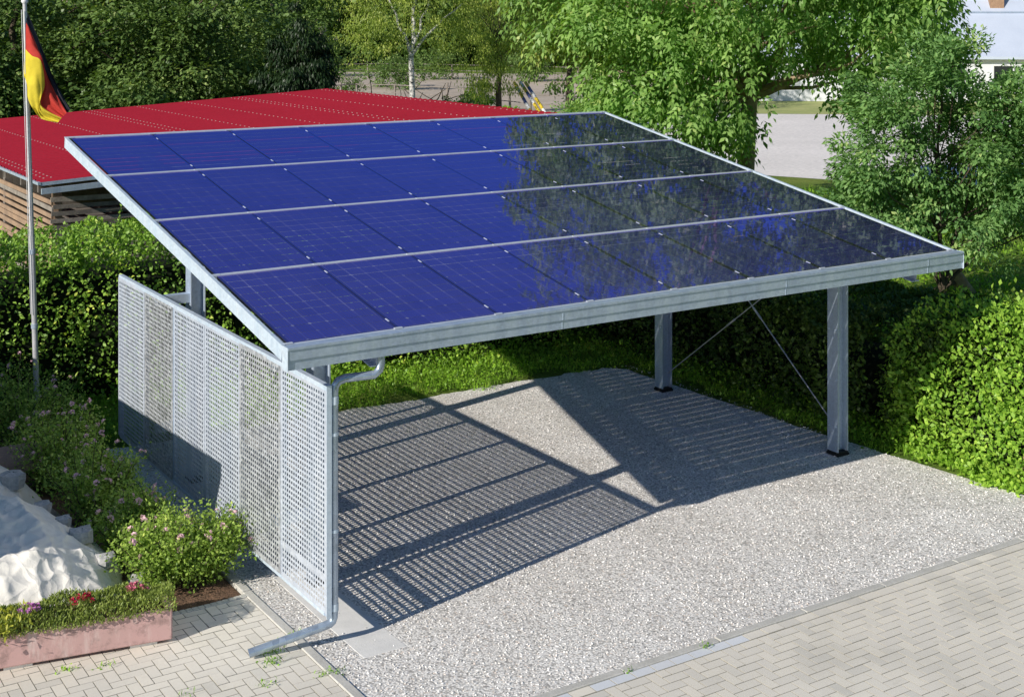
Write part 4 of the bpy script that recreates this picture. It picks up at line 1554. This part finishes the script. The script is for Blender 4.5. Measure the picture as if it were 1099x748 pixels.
def flag():
    # grid of survey points (column, row in photo units, depth offset): rows = stripes from black (outer edge) to gold
    # along the fly u = 0 (hoist) .. 1 (tip)
    ctrl = [
        # black edge              black/red              red/gold                gold edge
        [(27, 8, 0), (27.5, 24, -.02), (26.5, 52, -.02), (25.5, 80, 0)],
        [(34, 24, .12), (33, 34, -.03), (34, 60, -.10), (29, 92, -.06)],
        [(45, 52, .20), (42, 56, .04), (44, 66, -.12), (30, 106, -.10)],
        [(56, 80, .16), (51, 82, .10), (48, 91, -.06), (36, 118, -.12)],
        [(66, 101, .08), (60, 101, .04), (44, 113, -.10), (45, 128, -.10)],
        [(76, 117, .0), (72, 121, -.05), (66, 127, -.08), (62, 132, -.05)],
    ]
    A = np.array(ctrl, float)
    nu, nv = 41, 31
    def interp(arr, n):
        t = np.linspace(0, arr.shape[0] - 1, n)
        i = np.clip(np.floor(t).astype(int), 0, arr.shape[0] - 2); f = (t - i)[:, None, None]
        g = lambda k: arr[np.clip(k, 0, arr.shape[0] - 1)]
        p0, p1, p2, p3 = g(i - 1), g(i), g(i + 1), g(i + 2)
        return .5 * (2 * p1 + (p2 - p0) * f + (2 * p0 - 5 * p1 + 4 * p2 - p3) * f ** 2 + (3 * p1 - p0 - 3 * p2 + p3) * f ** 3)
    G = interp(A, nu)                       # nu x 4
    G = interp(np.swapaxes(G, 0, 1), nv)    # nv x nu
    vs = []
    for j in range(nv):
        for i in range(nu):
            px, py, dd = G[j, i]
            d = FD + dd + .035 * math.sin(j * .75 + i * .22) * (i / nu) + .02 * math.sin(j * 1.7 - i * .35) * (i / nu)
            vs.append(gp(px, d, gz(py, d)))
    fs, ms = [], []
    for j in range(nv - 1):
        for i in range(nu - 1):
            fs.append((j * nu + i, j * nu + i + 1, (j + 1) * nu + i + 1, (j + 1) * nu + i)); ms.append(min(2, j // 10))
    b = MB()
    base = ft
    for f, m_ in zip(fs, ms):
        pass
    b.v = [tuple(v) for v in vs]; b.f = fs; b.m = ms; b.s = [True] * len(fs)
    o = b.build_at('flag', [M['f_black'], M['f_red'], M['f_gold']], base)
    tag(o, 'limp black, red and gold striped flag hanging from the pole', 'flag')


flag()

# ------------------------------------------------------------------ pink planter, tarp heap, roses
PA = math.atan2(1.04 - .80, -2.02 + .69)        # direction of the front edge, right to left
pr = Vector((-.69, .80, 0))
ex = Vector((math.cos(PA), math.sin(PA), 0)); ey = Vector((ex.y, -ex.x, 0))
if ey.y < 0: ey = -ey
planter = thing('planter', pr + ex * 1.2 + ey * .22, 'stained pink concrete planter trough full of low green plants', 'planter')
PLN, PDP, PZ0, PZ1 = 2.4, .46, .03, .285
b = MB()


def pbox(b, u0, u1, v0, v1, z0, z1, mi=0):
    v = [pr + ex * u + ey * w + Vector((0, 0, z)) for z in (z0, z1) for u, w in ((u0, v0), (u1, v0), (u1, v1), (u0, v1))]
    b.add(v, [(0, 1, 2, 3), (7, 6, 5, 4), (4, 5, 1, 0), (5, 6, 2, 1), (6, 7, 3, 2), (7, 4, 0, 3)], mi)


pbox(b, 0, PLN, 0, .05, PZ0, PZ1); pbox(b, 0, PLN, PDP - .05, PDP, PZ0, PZ1); pbox(b, 0, .05, .051, PDP - .051, PZ0, PZ1); pbox(b, PLN - .05, PLN, .051, PDP - .051, PZ0, PZ1)
pbox(b, .051, PLN - .051, .051, PDP - .051, PZ0 + .01, PZ0 + .05)
tr_ = b.build('trough', M['pink_paint'], planter)
bv = tr_.modifiers.new('bevel', 'BEVEL'); bv.width = .012; bv.segments = 2
b = MB(); pbox(b, .052, PLN - .052, .052, PDP - .052, PZ0 + .06, PZ1 - .035); b.build('soil', M['soil'], planter)
for u in (.12, 1.1, 2.2):
    b = MB(); pbox(b, u, u + .22, .03, PDP - .03, -.005, PZ0); b.build('foot', M['concrete'], planter)


def sedum():
    n = 15000
    u = rng.uniform(-.03, PLN + .02, n); w = rng.uniform(-.045, PDP + .03, n)
    bump_ = .05 + .035 * np.sin(u * 5.3 + 1) * np.cos(w * 9) + .025 * np.sin(u * 13 + w * 8)
    edge = np.minimum(np.minimum(w + .045, PDP + .03 - w) / .10, 1)
    z = PZ1 - .02 + (bump_ + .055) * edge ** .6 * rng.uniform(.55, 1., n)
    C = np.array(pr)[None] + np.outer(u, np.array(ex)) + np.outer(w, np.array(ey))
    C[:, 2] = z
    D = unit(rnd_unit(n) * .7 + np.array([0, 0, .9]))
    V = leaf_quads(C, D, rnd_unit(n) + np.array([0, -.3, .5]), rng.uniform(.02, .045, n), .011)
    me = quads_mesh('sedum', V, [LEAF['sedum']], tri_tint(n, .5, .2) + .25 * sines(C, 6, 3))
    tag(link('sedum', me), 'mat of fine green stonecrop filling the pink planter', 'ground cover', kind='stuff')


sedum()


def bloom_mat(name, c1, c2):
    t = NT(name)
    f = t.noise(60, 3)
    t.set(**{'Base Color': t.mix(f, c1, c2), 'Roughness': .7, 'Specular IOR Level': .2})
    return t.m


B_RED = bloom_mat('red_petals', (.5, .02, .07), (.38, .01, .05))
B_PNK = bloom_mat('pink_petals', (.75, .3, .4), (.6, .12, .2))
B_VIO = bloom_mat('violet_petals', (.6, .2, .55), (.7, .35, .62))
B_ROSE = bloom_mat('rose_petals', (.88, .66, .69), (.80, .47, .54))


def bloom_mesh(name, r, mat, petals=11):
    b = MB()
    for k in range(petals):
        a = 2.4 * k; tl = .25 + .95 * k / petals
        d = Vector((math.cos(a) * math.sin(tl * 1.3), math.sin(a) * math.sin(tl * 1.3), math.cos(tl * 1.3)))
        s = d.cross(Vector((0, 0, 1))).normalized() if abs(d.z) < .99 else Vector((1, 0, 0))
        up = s.cross(d)
        c = d * r * .35
        b.add([c - s * r * .1, c + d * r * .45 + s * r * .42 + up * r * .1, c + d * r * .75, c + d * r * .45 - s * r * .42 + up * r * .1], [(0, 1, 2, 3)])
    return b.mesh(name, mat)


for (u, w, mt, rad, lab) in ((1.12, .13, B_VIO, .085, 'violet pink flowering clump at the left of the planter'), (.69, .17, B_RED, .10, 'deep red flowering clump in the middle of the planter'), (.28, .22, B_PNK, .105, 'pink and red flowering clump near the right end of the planter')):
    p = pr + ex * u + ey * w + Vector((0, 0, PZ1 + .085))
    root = thing('flowering_plant', p, lab, 'flowers', 'flowering clumps in the planter')
    me = bloom_mesh('blossom', .026, mt)
    for k in range(16):
        rr = rad * math.sqrt(rng.uniform()); a = rng.uniform(0, 6.28)
        z = .075 - rr * .4 + rng.uniform(-.01, .01)
        link('blossom', me, root, (rr * math.cos(a), rr * math.sin(a) * .8, z), (rng.normal() * .3, rng.normal() * .3, rng.uniform(0, 6)))
    n = 120
    C = rng.normal(size=(n, 3)) * np.array([rad * .6, rad * .5, .02]) + np.array([0, 0, .02])
    link('leaves', quads_mesh('leaves', leaf_quads(C, unit(rnd_unit(n) * .5 + np.array([0, 0, 1])), rnd_unit(n), .05, .010), [LEAF['sedum']], tri_tint(n)), root)
p = pr + ex * 1.34 + ey * .11 + Vector((0, 0, PZ1 - .01))
n = 500
C = rng.normal(size=(n, 3)) * np.array([.11, .09, .04]) + np.array([0, 0, .06])
tag(link('yellow_plant', quads_mesh('yellow_plant', leaf_quads(C, unit(rnd_unit(n) * .8 + np.array([0, 0, .7])), rnd_unit(n) + np.array([0, 0, .6]), .055, .02), [LEAF['lime']], tri_tint(n)), None, p),
    'yellow green leafy plant at the left end of the planter', 'plant')

# tarpaulin over a heap of building material
TX0, TX1, TY0, TY1 = -4.2, -.62, 1.45, 5.4


tk = np.random.default_rng(5)
TW = [(tk.normal(size=2) * 2.6 * (1 + .45 * i), tk.uniform(0, 6.28), tk.normal(size=2) * 1.7, .062 / (1 + .5 * i)) for i in range(8)]


def tarp_h(x, y):
    # cover of the heap: steep front, falling to the right edge, crumpled into ridges
    xe = -.72 - .30 * max(0, (y - 2.4)) * .28 + .1 * math.sin(y * 3.)
    fx = max(0, min(1, (xe - x) / .75)); fy = max(0, min(1, (y - 1.42) / .55)); fb_ = max(0, min(1, (5.0 - y) / .35))
    h = .60 * (fx ** .7) * (fy ** .8) * (fb_ ** .5)
    h *= .9 + .10 * math.sin(x * 2.3 + y * 1.1) + .06 * math.sin(y * 3.7 - x * 1.9)
    c = 0
    for k, ph, w, a in TW:
        c += a * (1 - abs(math.sin(k[0] * x + k[1] * y + ph + .9 * math.sin(w[0] * x + w[1] * y)))) ** 1.6
    return .03 + h + c * .8 * (fx * fy) ** .3 + .03 * c


b = MB()
nx, ny = 200, 200
vs = []
for j in range(ny + 1):
    for i in range(nx + 1):
        y = TY0 + (TY1 - TY0) * j / ny
        xm = -.66 - .30 * max(0, (y - 2.4)) * .28 + .07 * math.sin(y * 3.) + .05 * math.sin(y * 7.3)
        x = TX0 + (xm - TX0) * i / nx
        vs.append((x, y, tarp_h(x, y)))
b.add(vs, [(j * (nx + 1) + i, j * (nx + 1) + i + 1, (j + 1) * (nx + 1) + i + 1, (j + 1) * (nx + 1) + i) for j in range(ny) for i in range(nx)], 0, True)
tag(b.build_at('tarpaulin', M['tarp'], (-2.4, 3.2, 0)), 'crumpled dirty white tarpaulin draped over a heap at left', 'tarpaulin')


def rock(c, r, name, mt, label, cat, group=None, sq=(1, 1, .7)):
    b = MB()
    vs, n1, n2 = [], 7, 10
    for i in range(n1 + 1):
        for k in range(n2):
            th = PI * i / n1; ph = 2 * PI * k / n2
            d = Vector((math.sin(th) * math.cos(ph), math.sin(th) * math.sin(ph), math.cos(th)))
            # boxy, chipped
            mx = max(abs(d.x), abs(d.y), abs(d.z))
            q = d / (mx ** .75)
            jit = 1 + .08 * math.sin(ph * 3 + c[0] * 9 + th * 2)
            vs.append(Vector(c) + Vector((q.x * sq[0], q.y * sq[1], q.z * sq[2])) * r * jit)
    b.add(vs, [(i * n2 + k, (i + 1) * n2 + k, (i + 1) * n2 + (k + 1) % n2, i * n2 + (k + 1) % n2) for i in range(n1) for k in range(n2)])
    return tag(b.build_at(name, mt, c), label, cat, group)


for (x, y, r, dz, lab) in ((-.99, 2.45, .10, .07, 'square pale stone holding down the tarpaulin beside the pink roses'), (-.86, 2.12, .085, .04, 'flat white stone at the tarpaulin corner nearest the roses'),
                           (-1.05, 2.85, .07, .08, 'small grey stone on the right tarpaulin edge behind the square one'), (-1.12, 3.35, .08, .08, 'grey stone halfway along the right tarpaulin edge'),
                           (-1.22, 4.2, .12, .12, 'dark grey block near the back of the tarpaulin edge'), (-.60, 2.0, .09, .03, 'pale stone lying between planter and roses')):
    rock((x, y, (tarp_h(x, y) if x < -.7 else dz) + r * .45), r, 'stone', M['stone'], lab, 'stone', 'stones along the tarpaulin edge')
b = MB(); rt = Matrix.Rotation(.09, 3, 'Z')
b.cbox((-.92, 2.9, .05), (-.72, 4.3, .085), .006, 0, rt, (-.82, 3.5, 0))
tag(b.build_at('plank', M['wood_post'], (-.82, 3.5, .05)), 'weathered grey plank along the tarpaulin edge', 'plank')
b = MB()
for k in range(4):
    b.cbox((-1.75 + .02 * k, 5.5, .02 + k * .14), (-1.05 - .03 * k, 6.2, .15 + k * .14), .01)
tag(b.build_at('slab_stack', M['stone'], (-1.4, 5.8, 0)), 'stack of grey slabs behind the tarpaulin at the left edge', 'slabs')
b = MB()
vs = []
for i in range(9):
    for k in range(13):
        a = PI * k / 12
        vs.append((-1.55 + .8 * i / 8, 5.05 + .28 * math.cos(a), .36 + .20 * math.sin(a)))
b.add(vs, [(i * 13 + k, i * 13 + k + 1, (i + 1) * 13 + k + 1, (i + 1) * 13 + k) for i in range(8) for k in range(12)], 0, True)
for s in (0, 8):
    b.add([vs[s * 13 + k] for k in range(13)], [tuple(range(13))])
tag(b.build_at('ridge_tile', M['terracotta'], (-1.15, 5.05, .36)), 'brownish curved tile lying at the back of the tarpaulin', 'tile')


def rose(base, r, h, nleaf, nstem, nb, label, seed):
    base = Vector(base)
    root = thing('rose_bush', base, label, 'rose bush', 'pink rose bushes in the bed')
    b = MB()
    tips = []
    for i in range(nstem):
        a = rng.uniform(0, 6.28); q = math.sqrt(rng.uniform())
        tp = Vector((math.cos(a) * r[0] * q, math.sin(a) * r[1] * q, h * rng.uniform(.55, 1.05) * (1 - .35 * q)))
        pts = limb(b, Vector((math.cos(a) * .05, math.sin(a) * .05, 0)), tp, .009, .003, .12, 4, 6)
        tips.append(pts)
    link('stems', b.mesh('stems', M['bark']), root)
    C, Dd = [], []
    for pts in tips:
        m = nleaf // nstem
        t = rng.uniform(.18, 1.0, m) ** .8
        for tt in t:
            k = min(5, int(tt * 6)); f = tt * 6 - k
            p = pts[k].lerp(pts[k + 1], f)
            o_ = rng.normal(size=3) * .075
            C.append((p.x + o_[0], p.y + o_[1], max(.02, p.z + o_[2] * .8)))
    C = np.array(C); n = len(C)
    D = unit(rnd_unit(n) + np.array([0, 0, .15])); N = unit(rnd_unit(n) * .7 + np.array([0, 0, 1.]))
    L = rng.uniform(.022, .046, n)
    V = leaf_quads(C, D, N, L, L * .62)
    link('foliage', quads_mesh('foliage', V, [LEAF['rose']], tri_tint(n, .5, .2) + .25 * (C[:, 2] / h - .5)), root)
    me = bloom_mesh('blossom', .036, B_ROSE)
    for i in range(nb):
        pts = tips[int(rng.integers(len(tips)))]
        p = pts[-1] if rng.uniform() < .6 else pts[4].lerp(pts[5], rng.uniform())
        o_ = Vector(rng.normal(size=3) * .05)
        if p.z + o_.z < h * .28: continue
        s = rng.uniform(.6, 1.2)
        link('blossom', me, root, p + o_ + Vector((0, -.02, .03)), (rng.normal() * .5 + .4, rng.normal() * .5, rng.uniform(0, 6)), (s, s, s))
    return root


rose((-.20, 1.86, .03), (.66, .46), .76, 16000, 80, 54, 'bright green rose bush with pale pink blossoms by the paver corner', 1)
rose((-.46, 2.65, .03), (.42, .45), .78, 8000, 46, 34, 'rose bush behind the front one with sparse pink blossoms', 2)
rose((-.55, 3.65, .03), (.52, .55), .92, 9500, 54, 46, 'taller rose bush half in shadow beside the plank', 3)
rose((-.55, 4.95, .03), (.58, .6), 1.08, 9500, 54, 42, 'dim rose bush in the shade near the screen', 4)
rose((-.55, 6.4, .03), (.65, .65), 1.2, 9500, 54, 34, 'tall rose bush at the foot of the flagpole', 5)
rose((-1.25, 6.8, .03), (.6, .6), 1.2, 5200, 40, 16, 'rose bush at the left edge before the hedge', 6)


# weeds at the screen foot in front of the shaded panels
def screen_foot(n):
    x = rng.uniform(-.25, .3, n); y = rng.uniform(2.2, 7.6, n)
    return np.stack([x, y, np.zeros(n)], 1)


cover('ground_cover', 2600, screen_foot, .03, LEAF['rose'], 'sparse low weeds on dark soil along the foot of the screen', .07)

rock((8.95, -.55, .10), .2, 'boulder', M['tan_stone'], 'tan boulder half hidden at the foot of the rounded bush', 'boulder', None, (1, .8, .7))

# ------------------------------------------------------------------ neighbouring garage left of the view (throws its shadow on the screen)
gar = thing('garage', (-4.8, 6.0, 0), 'plain rendered garage with flat roof left of the flower bed', 'garage')
b = MB(); b.box((-6.8, 1.75, 0), (-3.1, 10.2, 2.2)); b.build('wall', M['wall_white'], gar)
b = MB()
v = [(-6.9, 1.62, 2.42), (-3.0, 1.62, 2.42), (-3.0, 10.3, 1.98), (-6.9, 10.3, 1.98)]
b.add(v + [(x, y, z + .14) for x, y, z in v], [(3, 2, 1, 0), (4, 5, 6, 7), (0, 1, 5, 4), (1, 2, 6, 5), (2, 3, 7, 6), (3, 0, 4, 7)])
b.build('roof', M['galv'], gar)
b = MB(); b.box((-5.9, 1.70, .02), (-3.9, 1.748, 2.05)); b.build('door', M['wood_brown'], gar)
